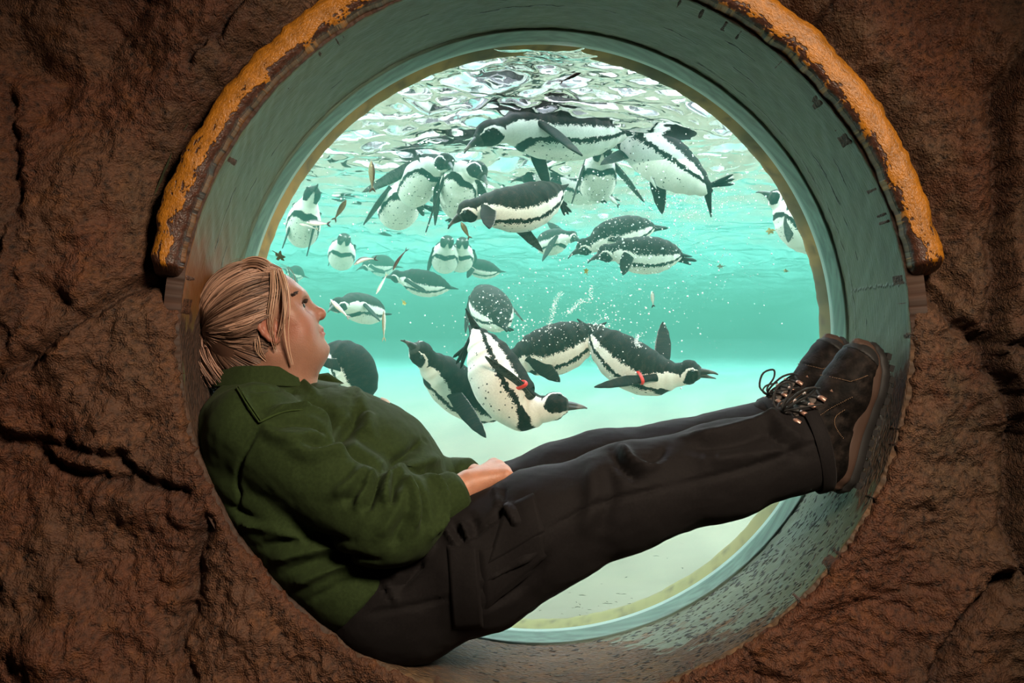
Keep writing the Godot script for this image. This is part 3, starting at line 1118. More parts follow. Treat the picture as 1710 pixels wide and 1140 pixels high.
func build_body(o: Node3D):
	var b := Buf.new()
	build_head(b)
	# hidden under the clothes: trunk, arms and legs in one piece with the head
	var f := Sdf.new()
	f.cap(P(452, 640, 2.04), P(470, 720, 2.04), 0.062, 0.10, 0.05, 0.8)
	f.cap(P(465, 740, 2.04), P(560, 890, 2.04), 0.105, 0.115, 0.06, 0.7)
	f.cap(P(560, 890, 2.04), P(650, 985, 2.03), 0.11, 0.11, 0.06, 0.75)
	f.cap(P(430, 715, 1.90), P(640, 878, 1.85), 0.050, 0.042, 0.03)
	f.cap(P(640, 878, 1.85), P(775, 816, 1.93), 0.042, 0.0275, 0.02)
	f.cap(P(450, 700, 2.18), P(640, 820, 2.22), 0.050, 0.042, 0.03)
	f.cap(P(640, 820, 2.22), P(775, 800, 2.08), 0.042, 0.0275, 0.02)
	f.cap(P(690, 985, 1.96), P(1040, 838, 1.90), 0.075, 0.055, 0.04)
	f.cap(P(1040, 838, 1.90), P(1375, 735, 1.92), 0.055, 0.042, 0.03)
	f.cap(P(700, 950, 2.12), P(1000, 790, 2.12), 0.070, 0.055, 0.04)
	f.cap(P(1000, 790, 2.12), P(1340, 705, 2.10), 0.055, 0.042, 0.03)
	var lo := P(330, 1110, 2.3).min(P(330, 1110, 1.75))
	f.skin(b, Vector3(-0.62, 0.70, -2.30), Vector3(0.68, 1.26, -1.74), 0.012)
	var h := Sdf.new()
	h.cap(P(730, 838, 1.895), P(778, 812, 1.925), 0.034, 0.0285, 0.02)
	hand_bones(h, P(782, 809, 1.925), [P(824, 775, 1.985), P(833, 779, 1.965), P(841, 786, 1.945), P(845, 794, 1.928)], Vector3(0, 0, -1), Vector3(0.55, -0.80, 0.1), [P(792, 800, 1.955), P(812, 788, 2.0), P(832, 786, 2.025), P(848, 796, 2.04)])
	h.skin(b, P(725, 880, 1.87).min(P(725, 880, 2.08)), P(880, 755, 2.08).max(P(880, 755, 1.87)) + Vector3(0.01, 0, 0.02), 0.003)
	var g := Sdf.new()
	g.cap(P(745, 795, 2.10), P(783, 796, 2.09), 0.034, 0.028, 0.02)
	hand_bones(g, P(786, 797, 2.09), [P(826, 790, 2.06), P(830, 798, 2.075), P(832, 806, 2.09), P(830, 814, 2.105)], Vector3(0.2, -0.3, 0.6), Vector3(0.7, -0.6, 0.2), [P(796, 792, 2.07), P(812, 790, 2.04), P(828, 796, 2.03), P(838, 806, 2.025)])
	g.skin(b, P(730, 850, 2.14).min(P(730, 850, 1.98)), P(880, 765, 2.14).max(P(880, 765, 1.98)), 0.004)
	var nz := noise(95, 60.0, 2)
	for i in b.v.size():
		if b.c[i] == Color.WHITE:
			var p := b.v[i]
			b.c[i] = lin(0.67, 0.47, 0.375) * (1.0 + 0.12 * nz.get_noise_3d(p.x, p.y, p.z))
	shift(b, seat)
	part("body", b.mesh(), skin_material(), o)

func face_details(o: Node3D):
	var white := mat(Color(0.82, 0.80, 0.77), 0.15, "eye white")
	var iris := mat(Color(0.16, 0.20, 0.20), 0.1, "iris")
	var dark := mat(Color(0.14, 0.085, 0.06), 0.6, "brows and lashes")
	for s in [-1.0, 1.0]:
		var b := Buf.new()
		ball(b, Vector3.ZERO, 0.0118, 12)
		var at := H(0.0765, 0.0036, s * 0.0315)
		shift(b, seat - at)
		var e := part("eye", b.mesh(), white, o)
		b = Buf.new()
		ball(b, Vector3.ZERO, 0.0062, 10)
		shift(b, seat - (at + (hx * 0.92 + hy * 0.10 + hz * s * 0.30).normalized() * 0.0070))
		part("iris", b.mesh(), iris, e)
		# brow and lashes
		b = Buf.new()
		var rng := RandomNumberGenerator.new()
		rng.seed = 4
		for i in 90:
			var t := i / 89.0
			var p := Vector3(lerpf(0.0985, 0.074, t * t * 0.9 + 0.1 * t), 0.0235 + 0.008 * sin(t * 2.2) + rng.randf_range(-0.0032, 0.0026), s * lerpf(0.012, 0.052, t))
			var q := p + Vector3(-0.004, 0.0025, s * 0.0065)
			b.tube([H(p.x - 0.0015, p.y, p.z), H((p.x + q.x) / 2 + 0.001, (p.y + q.y) / 2 + 0.0006, (p.z + q.z) / 2), H(q.x, q.y, q.z)], [0.0006, 0.0007, 0.0002], 5)
		shift(b, seat)
		part("eyebrow", b.mesh(), dark, o)
		b = Buf.new()
		for i in 20:
			var t := i / 19.0
			var p := Vector3(lerpf(0.0885, 0.0805, t), 0.0085 + 0.002 * sin(t * PI), s * lerpf(0.020, 0.043, t))
			b.tube([H(p.x, p.y, p.z), H(p.x + 0.006, p.y + 0.001, p.z + s * 0.002 * t), H(p.x + 0.0105, p.y + 0.006, p.z + s * 0.005 * t)], [0.0010, 0.0009, 0.0003], 5)
		shift(b, seat)
		part("eyelashes", b.mesh(), dark, o)

func build_hair(o: Node3D):
	var m := mat(Color.WHITE, 0.42, "blonde hair")
	m.vertex_color_use_as_albedo = true
	m.metallic_specular = 0.45
	var rng := RandomNumberGenerator.new()
	rng.seed = 9
	var b := Buf.new()
	# the mass of the hair
	var f := Sdf.new()
	f.ell(Vector3(-0.014, 0.036, 0), Vector3(0.1045, 0.0915, 0.0805), 0.02)
	f.cap(Vector3(-0.055, -0.01, 0), Vector3(-0.060, -0.060, 0), 0.062, 0.052, 0.03)
	f.plane(Vector3(0.050, 0.060, 0), Vector3(0.86, -0.51, 0), 0.012)
	f.plane(Vector3(-0.010, -0.055, 0), Vector3(0.75, -0.66, 0), 0.012)
	f.skin(b, Vector3(-0.135, -0.13, -0.10), Vector3(0.11, 0.14, 0.10), 0.0045)
	for i in b.v.size():
		var p := b.v[i]
		b.c[i] = lin(0.34, 0.245, 0.195)
		b.v[i] = H(p.x, p.y, p.z)
	# strands combed back to the tie
	var hn := noise(100, 55.0, 2)
	var cen := Vector3(-0.014, 0.030, 0)
	var tie := Vector3(-0.1060, 0.030, 0.022)
	var td := (tie - cen).normalized()
	for k in 760:
		var start: Vector3
		var u := rng.randf()
		var side := 1.0 if rng.randf() < 0.78 else -1.0
		if u < 0.66:
			# forehead and temple hairline down to the ear
			var t := rng.randf()
			start = curve_at([Vector3(0.072, 0.088, 0.0), Vector3(0.070, 0.078, 0.030), Vector3(0.056, 0.052, 0.060), Vector3(0.038, 0.022, 0.074), Vector3(0.020, 0.004, 0.078)], t)
			start.x -= rng.randf() * rng.randf() * 0.05
		else:
			# behind the ear and along the nape
			var t := rng.randf()
			start = curve_at([Vector3(0.012, 0.012, 0.078), Vector3(-0.012, -0.010, 0.078), Vector3(-0.022, -0.045, 0.064), Vector3(-0.045, -0.080, 0.045), Vector3(-0.070, -0.085, 0.015)], t)
		start.z *= side
		var sd := (start - cen).normalized()
		var ang := sd.angle_to(td)
		var axis := sd.cross(td).normalized()
		# strands sag a little across the side of the head
		var sag := rng.randf_range(-0.05, 0.09) + 0.16 * hn.get_noise_3d(start.x + 5.0, start.y, start.z)
		var lift := rng.randf_range(0.000, 0.0050) + 0.006 * maxf(0.0, hn.get_noise_3d(start.x, start.y + 5.0, start.z)) + (0.004 if u < 0.3 else 0.0)
		var pts := []
		var rr := []
		var n := 15
		var wd := rng.randf_range(0.0008, 0.0019)
		for i in n:
			var t := i / (n - 1.0)
			var dir := sd.rotated(axis, ang * t)
			dir = (dir + Vector3(0, -1, 0) * sag * sin(t * PI) * 0.8).normalized()
			# radius of the hair mass in that direction
			var e := Vector3(0.1055, 0.0925, 0.0815)
			var r := 1.0 / (dir / e).length()
			if dir.y < -0.25: r = maxf(r, 0.094 + 0.0 * dir.y)
			var p := cen + Vector3(0, 0.005, 0) + dir * (r + lift * sin(t * PI * 0.9 + 0.15) + 0.001 + 0.002 * sin(t * 7.0 + k))
			if t > 0.80: p = p.lerp(tie + (p - tie).normalized() * 0.012, (t - 0.80) / 0.20)
			pts.append(H(p.x, p.y, p.z))
			rr.append(wd * (0.55 + 0.6 * sin(t * PI)))
		var tone := clampf(0.5 + 0.9 * hn.get_noise_3d(start.x, start.y, start.z) + rng.randf_range(-0.28, 0.28), 0, 1)
		var col := lin(0.23, 0.155, 0.122).lerp(lin(0.67, 0.53, 0.45), tone * tone * 0.6 + tone * 0.4)
		b.tube(pts, rr, 5, Vector3.ZERO, 1.0, false, col)
	for k in 230:
		var s0 := curve_at([Vector3(0.000, -0.030, 0.078), Vector3(-0.016, -0.060, 0.066), Vector3(-0.040, -0.095, 0.048), Vector3(-0.066, -0.108, 0.030), Vector3(-0.090, -0.095, 0.006)], rng.randf())
		s0 += Vector3(0.004, -0.004, 0) * rng.randf()
		if rng.randf() > 0.8: s0.z *= -1.0
		var pts := []
		var rr := []
		var wob := rng.randf_range(-0.004, 0.004)
		for i in 12:
			var q := i / 11.0
			var p := s0.lerp(tie, q)
			var c := Vector3(-0.045, p.y * 0.4 - 0.01, 0)
			p += (p - c).normalized() * (0.018 * sin(q * PI) + 0.001) + Vector3(0, wob * sin(q * PI), 0)
			pts.append(H(p.x, p.y, p.z))
			rr.append(0.0013 * (0.5 + 0.6 * sin(q * PI)))
		b.tube(pts, rr, 5, Vector3.ZERO, 1.0, false, lin(0.18, 0.125, 0.10).lerp(lin(0.50, 0.375, 0.31), rng.randf()))
	# flyaway hairs
	for k in 90:
		var dir := Vector3(rng.randf_range(-0.9, 0.75), rng.randf_range(0.0, 1.0), rng.randf_range(-0.2, 1.0)).normalized()
		var e := Vector3(0.1065, 0.0935, 0.0825)
		var p := cen + Vector3(0, 0.005, 0) + dir / (dir / e).length()
		var go := (tie - p).normalized() + Vector3(rng.randf_range(-0.5, 0.5), rng.randf_range(-0.3, 0.6), rng.randf_range(-0.3, 0.3))
		go = (go - dir * go.dot(dir)).normalized()
		var len := rng.randf_range(0.02, 0.06)
		var up := rng.randf_range(0.003, 0.014)
		var pts := []
		var rr := []
		for i in 7:
			var q := i / 6.0
			var w := p + go * len * q + dir * (up * sin(q * 2.4) - 0.2 * len * q * q)
			pts.append(H(w.x, w.y, w.z))
			rr.append(0.0006 * (1.0 - 0.7 * q))
		b.tube(pts, rr, 4, Vector3.ZERO, 1.0, false, lin(0.40, 0.29, 0.22).lerp(lin(0.66, 0.52, 0.43), rng.randf()))
	# a little rise of hair at the parting
	for k in 70:
		var t := rng.randf()
		var z := rng.randf_range(-0.05, 0.055)
		var p0 := Vector3(0.060 - absf(z) * 0.2, 0.092 - absf(z) * 0.25, z)
		var pts := []
		var rr := []
		var hh := rng.randf_range(0.004, 0.016)
		for i in 10:
			var q := i / 9.0
			var dir := (p0 - cen).normalized().rotated(Vector3(0, 0, 1), q * 0.85)
			var e := Vector3(0.1055, 0.0925, 0.0815)
			var p := cen + Vector3(0, 0.005, 0) + dir * (1.0 / (dir / e).length() + hh * sin(q * PI))
			pts.append(H(p.x, p.y, p.z + 0.006 * q * signf(z)))
			rr.append(0.0013)
		b.tube(pts, rr, 5, Vector3.ZERO, 1.0, false, lin(0.36, 0.255, 0.20).lerp(lin(0.64, 0.49, 0.40), t))
	shift(b, seat)
	part("hair", b.mesh(), m, o)
	# loose strands before the ear
	b = Buf.new()
	var locks := [
		[[470, 452, 1.975], [478, 480, 1.955], [481, 512, 1.945], [479, 545, 1.945], [482, 580, 1.95], [489, 608, 1.96]],
		[[466, 450, 1.975], [474, 478, 1.955], [477, 510, 1.948], [472, 540, 1.948], [466, 560, 1.948], [458, 580, 1.95]],
		[[460, 452, 1.97], [464, 480, 1.952], [460, 515, 1.945], [455, 545, 1.945], [456, 568, 1.945], [461, 585, 1.95]],
		[[455, 452, 1.965], [456, 485, 1.95], [451, 520, 1.945], [452, 548, 1.945], [458, 572, 1.95]],
		[[473, 456, 1.975], [480, 490, 1.955], [479, 525, 1.945], [471, 550, 1.945]],
		[[430, 560, 1.95], [432, 575, 1.948], [436, 590, 1.955], [448, 605, 1.965]],
	]
	for l in locks:
		for k in 7:
			var pts := []
			var j := Vector3(rng.randf_range(-1, 1), rng.randf_range(-1, 1), rng.randf_range(-0.5, 1)) * 0.0060
			for q in l: pts.append(P(q[0], q[1], q[2]))
			var c := curve(pts, 14)
			var rr := []
			for i in 14:
				var t := i / 13.0
				c[i] += j * (0.6 + 0.8 * sin(t * 3.0)) * (1.0 - 0.6 * t)
				rr.append(lerpf(0.0011, 0.0004, t))
			b.tube(c, rr, 5, Vector3.ZERO, 1.0, false, lin(0.52, 0.395, 0.32).lerp(lin(0.82, 0.67, 0.56), rng.randf()))
	shift(b, seat)
	tag(part("loose_strands", b.mesh(), m, o), "loose strands of hair hanging before the ear")
	# pony tail
	b = Buf.new()
	for k in 240:
		var a := rng.randf() * TAU
		var rad := sqrt(rng.randf())
		var off := Vector2(cos(a), sin(a)) * rad
		var pts := []
		var fall := rng.randf_range(0.84, 1.06)
		var mainp := [P(352, 546, 2.02), P(338, 553, 2.015), P(331, 580, 2.01), P(338, 612, 2.005), P(358, 645, 2.0)]
		var wide := [0.010, 0.024, 0.034, 0.040, 0.036]
		for i in 5:
			pts.append(mainp[i] + Vector3(off.x * wide[i] * (1.0 if i < 4 else 1.3), off.y * wide[i] * 0.3, off.y * wide[i] * 1.1))
		var c := curve(pts, 16)
		var rr := []
		for i in 16:
			var t := i / 15.0
			c[i] = c[0].lerp(c[i], fall) if i > 8 else c[i]
			rr.append(lerpf(0.0019, 0.0006, t * t))
		b.tube(c, rr, 5, Vector3.ZERO, 1.0, false, lin(0.32, 0.225, 0.18).lerp(lin(0.64, 0.48, 0.40), rng.randf()))
	shift(b, seat)
	part("pony_tail", b.mesh(), m, o)
	b = Buf.new()
	var loop := []
	var rr := []
	var c := P(350, 547, 2.02)
	for i in 25:
		var a := TAU * i / 24
		loop.append(c + Vector3(0.30, 0.95, 0) * cos(a) * 0.019 + Vector3(0, 0, 1) * sin(a) * 0.019)
		rr.append(0.0052)
	b.tube(loop, rr, 8, Vector3.ZERO, 1.0, false)
	shift(b, seat)
	part("hair_tie", b.mesh(), mat(Color(0.03, 0.03, 0.035), 0.7, "black hair tie"), o)

func curve_at(pts: Array, t: float) -> Vector3:
	var x := t * (pts.size() - 1)
	var i := mini(int(x), pts.size() - 2)
	return pts[i].lerp(pts[i + 1], x - i)

func cpx(list: Array, ox: float, oy: float, s: float) -> Array:
	var out := []
	for q in list: out.append([ox + q[0] / s, oy + q[1] / s])
	return out

func build_sweatshirt(o: Node3D):
	var f := Sdf.new()
	# trunk
	f.sph(P(425, 706, 2.03), 0.096, 0.07, 0.52)
	f.sph(P(444, 775, 2.03), 0.126, 0.07, 0.70)
	f.sph(P(518, 752, 2.04), 0.132, 0.07, 0.76)
	f.sph(P(588, 775, 2.04), 0.142, 0.07, 0.80)
	f.sph(P(638, 806, 2.04), 0.134, 0.06, 0.78)
	f.sph(P(505, 850, 2.03), 0.126, 0.07, 0.62)
	f.sph(P(562, 925, 2.03), 0.118, 0.07, 0.60)
	f.sph(P(628, 965, 2.03), 0.128, 0.06, 0.62)
	# hem
	f.plane(P(640, 985, 2.03), Vector3(0.70, -0.66, 0.10), 0.006)
	# near arm
	f.cap(P(428, 718, 1.885), P(648, 868, 1.825), 0.092, 0.084, 0.016)
	f.cap(P(640, 872, 1.825), P(676, 859, 1.845), 0.080, 0.074, 0.02)
	f.cap(P(676, 859, 1.845), P(694, 853, 1.862), 0.072, 0.058, 0.03)
	# far arm
	f.cap(P(455, 700, 2.18), P(640, 815, 2.22), 0.085, 0.075, 0.05)
	f.cap(P(640, 815, 2.22), P(775, 800, 2.10), 0.070, 0.046, 0.03)
	f.plane(P(790, 800, 2.0), Vector3(0.95, 0.0, 0.0), 0.004)
	var b := Buf.new()
	f.skin(b, Vector3(-0.68, 0.68, -2.36), Vector3(0.0, 1.28, -1.70), 0.0050)
	var c6 := func(l): return cpx(l, 320.0, 600.0, 3.054)
	fold(b, f, [
		[0.009, 0.016, c6.call([[500, 430], [600, 480], [720, 465], [800, 430]])],
		[-0.008, 0.014, c6.call([[560, 400], [660, 425], [760, 400]])],
		[0.007, 0.011, c6.call([[370, 290], [470, 250], [590, 255], [690, 310], [745, 390]])],
		[-0.007, 0.011, c6.call([[410, 345], [520, 315], [620, 325], [690, 380]])],
		[0.009, 0.013, c6.call([[350, 330], [430, 390], [520, 400], [640, 385]])],
		[-0.009, 0.015, c6.call([[600, 215], [690, 270], [745, 370], [800, 440], [860, 490], [960, 560]])],
		[0.010, 0.010, c6.call([[935, 560], [905, 610], [870, 680], [845, 750]])],
		[-0.010, 0.008, c6.call([[965, 580], [945, 650], [905, 730], [880, 770]])],
		[0.010, 0.009, c6.call([[1000, 585], [985, 660], [1000, 745]])],
		[-0.009, 0.008, c6.call([[1040, 595], [1030, 680], [1015, 750]])],
		[0.010, 0.011, c6.call([[1080, 590], [1120, 660], [1140, 760], [1130, 870]])],
		[-0.010, 0.008, c6.call([[1135, 595], [1180, 680], [1200, 780], [1180, 870]])],
		[0.010, 0.009, c6.call([[1180, 585], [1245, 640], [1280, 730], [1270, 810], [1228, 890]])],
		[-0.007, 0.007, c6.call([[1230, 590], [1285, 650], [1310, 740], [1295, 830]])],
		[0.008, 0.011, c6.call([[715, 695], [790, 650], [850, 590], [900, 545]])],
		[-0.007, 0.011, c6.call([[760, 730], [840, 690], [890, 620]])],
		[0.006, 0.013, c6.call([[1075, 640], [1050, 740], [1000, 830], [950, 910]])],
		[-0.006, 0.011, c6.call([[1110, 780], [1060, 880], [1040, 960]])],
		[-0.012, 0.014, c6.call([[855, 235], [840, 300], [795, 360], [775, 440]])],
		[0.004, 0.014, c6.call([[790, 190], [830, 150], [862, 185], [855, 250]])],
		[0.007, 0.018, c6.call([[880, 260], [900, 330], [880, 390]])],
		[-0.010, 0.011, c6.call([[950, 570], [1050, 520], [1130, 455], [1185, 405]])],
		[0.007, 0.014, c6.call([[975, 610], [1080, 560], [1180, 530], [1270, 500]])],
		[-0.006, 0.010, c6.call([[640, 80], [760, 110], [860, 130], [940, 170]])],
		[0.006, 0.012, c6.call([[330, 110], [450, 95], [560, 120], [640, 180]])],
		[-0.006, 0.010, c6.call([[300, 150], [420, 140], [540, 170]])],
		# seams
		[0.0035, 0.0055, c6.call([[240, 140], [290, 220], [355, 315]])],
		[0.0030, 0.0050, c6.call([[355, 315], [480, 262], [600, 250]])],
		[-0.0050, 0.0050, c6.call([[355, 322], [290, 430], [240, 540], [235, 640], [245, 690], [222, 770]])],
		# folds over the hip
		[-0.005, 0.010, [[372, 838], [420, 868], [470, 885], [520, 895]]],
		[0.008, 0.011, [[400, 872], [450, 880], [520, 906]]],
		[-0.0045, 0.010, [[432, 915], [480, 905], [540, 898], [590, 905]]],
		[0.008, 0.011, [[455, 935], [510, 920], [570, 915]]],
		[-0.0045, 0.009, [[470, 958], [520, 940], [575, 925], [630, 938]]],
		[0.008, 0.010, [[490, 975], [540, 955], [600, 938]]],
		[-0.004, 0.008, [[515, 1005], [560, 980], [610, 955]]],
	])
	# uneven cloth between the folds
	b.normals()
	var nz := noise(96, 9.0, 3)
	for i in b.v.size():
		b.v[i] += b.nrm[i] * nz.get_noise_3d(b.v[i].x, b.v[i].y, b.v[i].z) * 0.005
	b.nrm = PackedVector3Array()
	shift(b, seat)
	var green := cloth(Color(0.18, 0.235, 0.122), 0.9, 9.0, 0.05, 0.22, "bottle green fleece")
	part("sweatshirt", b.mesh(), green, o)
	# stitched seams
	var seam_m := cloth(Color(0.21, 0.275, 0.13), 0.85, 9.0, 0.05, 0.3, "green seam")
	for q in [[[240, 140], [290, 220], [355, 315]], [[355, 315], [480, 262], [600, 250]]]:
		b = Buf.new()
		for side in [-1.0, 1.0]:
			var line := []
			var fl := []
			for p in c6.call(q): fl.append(Vector2(p[0], p[1]))
			for p in curve(fl, 26): line.append(hit(f, p.x + side * 1.6, p.y - side * 1.2) + Vector3(0, 0, 0.0068))
			var rr := []
			for p in line: rr.append(0.0016)
			b.tube(line, rr, 6)
		shift(b, seat)
		part("shoulder_seam", b.mesh(), seam_m, o)
	# cuffs
	for s in 2:
		b = Buf.new()
		var a := P(724, 842, 1.885) if s == 0 else P(752, 800, 2.115)
		var e := P(769, 821, 1.912) if s == 0 else P(790, 798, 2.085)
		var ax := (e - a).normalized()
		var n := 7
		var pts := []
		var rr := []
		for i in n:
			var t := i / (n - 1.0)
			pts.append(a.lerp(e, t))
			rr.append((0.051 if s == 0 else 0.047) * (1.0 - 0.10 * t) - (0.006 if i == 0 or i == n - 1 else 0.0))
		b.tube(pts, rr, 40)
		for i in b.v.size():      # ribbing
			b.v[i] += (b.v[i] - a - ax * (b.v[i] - a).dot(ax)).normalized() * 0.0012 * sin(b.uv[i].x * TAU * 20.0)
		shift(b, seat)
		part("cuff", b.mesh(), green, o)
	# turned-down collar: near half and far half
	b = Buf.new()
	var cc := P(444, 639, 2.035)
	var cu := Vector3(0.0, 1, 0).normalized()
	var cx := Vector3(1, 0.0, 0).normalized()
	var rows := [[0.062, 0.000, 0.0], [0.068, 0.030, 0.0], [0.073, 0.037, 0.0], [0.079, 0.035, 0.0], [0.0975, 0.000, 1.0], [0.0965, -0.004, 1.0], [0.090, -0.002, 0.7], [0.078, 0.004, 0.5]]
	for r in rows:
		for i in 73:
			var ang := lerpf(deg_to_rad(36.0), deg_to_rad(346.0), i / 72.0)
			var w: float = r[0] + 0.002 * sin(ang * 5.0)
			# angle 0 is the front; she faces +x and the camera is at +z
			b.add(cc + cx * cos(ang) * w * 1.08 + Vector3(0, 0, 1) * sin(ang) * w * 1.02 + cu * (r[1] + 0.000 * cos(ang) - 0.003 * r[2] * sin(ang * 3.0)), Vector2(i / 72.0, 0))
	b.grid(0, rows.size(), 73)
	shift(b, seat)
	part("collar", b.mesh(), green, o)
	# buttoned placket below the collar
	b = Buf.new()
	patch(b, f, [[505, 628], [548, 622], [575, 640], [528, 652]], 0.004, 8, 8)
	shift(b, seat)
	part("placket", b.mesh(), green, o)
	b = Buf.new()
	ball(b, hit(f, 520, 636) + Vector3(0, 0, 0.004), 0.0055, 8, Vector3(1, 1, 0.5))
	shift(b, seat)
	part("button", b.mesh(), mat(Color(0.05, 0.07, 0.05), 0.3, "button"), o)
	# pale badge on the far side of the chest
	b = Buf.new()
	var bp := P(636, 665, 2.05)
	b.tube([bp, bp + Vector3(0.010, -0.004, 0), bp + Vector3(0.018, -0.010, 0)], [0.003, 0.004, 0.003], 6)
	shift(b, seat)
	part("badge", b.mesh(), mat(Color(0.75, 0.74, 0.72), 0.4, "badge"), o)

func build_trousers(o: Node3D):
	var f := Sdf.new()
	f.sph(P(640, 1000, 2.03), 0.115, 0.06, 0.62)
	f.sph(P(690, 985, 2.03), 0.138, 0.06, 0.70)
	f.sph(P(620, 975, 2.03), 0.10, 0.06, 0.62)
	# near leg
	var near := [[700, 975, 1.955, 0.128], [800, 938, 1.935, 0.128], [905, 884, 1.915, 0.112], [1045, 830, 1.90, 0.097], [1200, 787, 1.905, 0.088], [1364, 741, 1.915, 0.084]]
	for i in near.size() - 1:
		f.cap(P(near[i][0], near[i][1], near[i][2]), P(near[i + 1][0], near[i + 1][1], near[i + 1][2]), near[i][3], near[i + 1][3], 0.035)
	var far := [[700, 930, 2.12, 0.11], [850, 858, 2.13, 0.10], [935, 815, 2.13, 0.093], [1010, 792, 2.13, 0.092], [1130, 776, 2.13, 0.090], [1215, 755, 2.125, 0.085], [1306, 722, 2.12, 0.079]]
	for i in far.size() - 1:
		f.cap(P(far[i][0], far[i][1], far[i][2]), P(far[i + 1][0], far[i + 1][1], far[i + 1][2]), far[i][3], far[i + 1][3], 0.03)
	# hems
	var dir := (P(1364, 741, 1.915) - P(1200, 787, 1.905)).normalized()
	f.plane(P(1366, 741, 1.915), dir, 0.006)
	var b := Buf.new()
	f.skin(b, Vector3(-0.42, 0.62, -2.30), Vector3(0.64, 1.26, -1.76), 0.0064)
	var c7 := func(l): return cpx(l, 540.0, 740.0, 2.85)
	fold(b, f, [
		[0.009, 0.012, [[1036, 740], [1052, 768], [1080, 780], [1104, 770]]],
		[-0.010, 0.011, [[1020, 748], [1042, 782], [1072, 798]]],
		[-0.007, 0.012, [[1110, 745], [1090, 768], [1075, 772]]],
		[0.006, 0.013, [[1140, 728], [1200, 722], [1260, 705], [1320, 680]]],
		[-0.006, 0.013, [[1150, 745], [1220, 740], [1290, 715]]],
		[0.006, 0.012, [[1290, 690], [1310, 715], [1345, 735]]],
		[-0.006, 0.010, [[1275, 705], [1300, 738], [1345, 765]]],
		[0.006, 0.014, [[1180, 770], [1250, 760], [1330, 750]]],
		[-0.004, 0.016, [[1010, 770], [1020, 830], [1000, 900]]],
		[0.005, 0.016, [[985, 770], [990, 830], [970, 900]]],
		# folds from the hip
		[0.007, 0.009, c7.call([[590, 400], [610, 440], [640, 480]])],
		[-0.007, 0.008, c7.call([[620, 390], [640, 430], [670, 470]])],
		[0.006, 0.009, c7.call([[650, 370], [680, 420], [690, 460]])],
		[-0.006, 0.009, c7.call([[700, 350], [720, 400], [700, 440]])],
		[0.008, 0.012, c7.call([[860, 290], [900, 340], [930, 400]])],
		[-0.007, 0.010, c7.call([[840, 210], [850, 280], [840, 340]])],
		[0.006, 0.010, c7.call([[820, 200], [832, 250], [850, 300]])],
		[0.007, 0.010, c7.call([[470, 540], [500, 500], [520, 470]])],
		[-0.008, 0.010, c7.call([[360, 700], [420, 620], [470, 560]])],
		[0.006, 0.012, c7.call([[330, 660], [380, 600], [420, 560]])],
		[-0.006, 0.009, c7.call([[770, 690], [900, 620], [1020, 560]])],
		[0.006, 0.009, c7.call([[770, 660], [900, 590], [1010, 530]])],
		[-0.006, 0.009, c7.call([[770, 790], [880, 740], [1000, 640], [1060, 540]])],
		# seams
		[-0.004, 0.0050, c7.call([[1080, 400], [1300, 290], [1500, 240], [1653, 205]])],
		[-0.004, 0.0050, [[1120, 812], [1230, 786], [1300, 762], [1372, 735]]],
		[-0.004, 0.0050, c7.call([[650, 470], [760, 400], [860, 320]])],
		[-0.004, 0.0050, c7.call([[200, 815], [340, 790], [480, 765], [600, 735]])],
		[-0.004, 0.0045, c7.call([[275, 665], [310, 720], [340, 785]])],
		[0.004, 0.006, c7.call([[285, 655], [320, 715], [350, 780]])],
	])
	b.normals()
	var nz := noise(97, 10.0, 3)
	for i in b.v.size():
		b.v[i] += b.nrm[i] * nz.get_noise_3d(b.v[i].x, b.v[i].y, b.v[i].z) * 0.004
	b.nrm = PackedVector3Array()
	shift(b, seat)
	var black := cloth(Color(0.100, 0.089, 0.091), 0.78, 12.0, 0.05, 0.30, "dark work trousers")
	part("trousers", b.mesh(), black, o)
	b = Buf.new()
	patch(b, f, c7.call([[582, 478], [735, 487], [766, 884], [612, 893]]), 0.0065, 14, 26)
	shift(b, seat)
	part("pocket_flap", b.mesh(), black, o)
	b = Buf.new()
	patch(b, f, c7.call([[868, 290], [1004, 226], [1068, 420], [760, 600]]), 0.0045, 16, 18)
	shift(b, seat)
	part("cargo_pocket", b.mesh(), black, o)
	b = Buf.new()
	patch(b, f, c7.call([[730, 500], [1062, 420], [1062, 540], [768, 800]]), 0.003, 18, 16)
	shift(b, seat)
	part("cargo_pocket", b.mesh(), black, o)
	# turned hem of each leg
	for leg in 2:
		b = Buf.new()
		var c := P(1364, 741, 1.915) if leg == 0 else P(1308, 721, 2.12)
		var hd := dir if leg == 0 else (P(1306, 722, 2.12) - P(1215, 755, 2.125)).normalized()
		var hr := 1.0 if leg == 0 else 0.965
		var side := hd.cross(Vector3(0, 0, 1)).normalized()
		for q in [[-0.024, 0.086], [-0.024, 0.0895], [-0.012, 0.0905], [0.0, 0.0895], [0.004, 0.085], [0.002, 0.074]]:
			for i in 61:
				var a := TAU * (i % 60) / 60
				b.add(c + hd * q[0] + (side * cos(a) + Vector3(0, 0, 1) * sin(a)) * (q[1] + 0.003 * sin(a * 3.0 + 1.0)) * hr)
		b.grid(0, 6, 61)
		shift(b, seat)
		part("hem", b.mesh(), black, o)

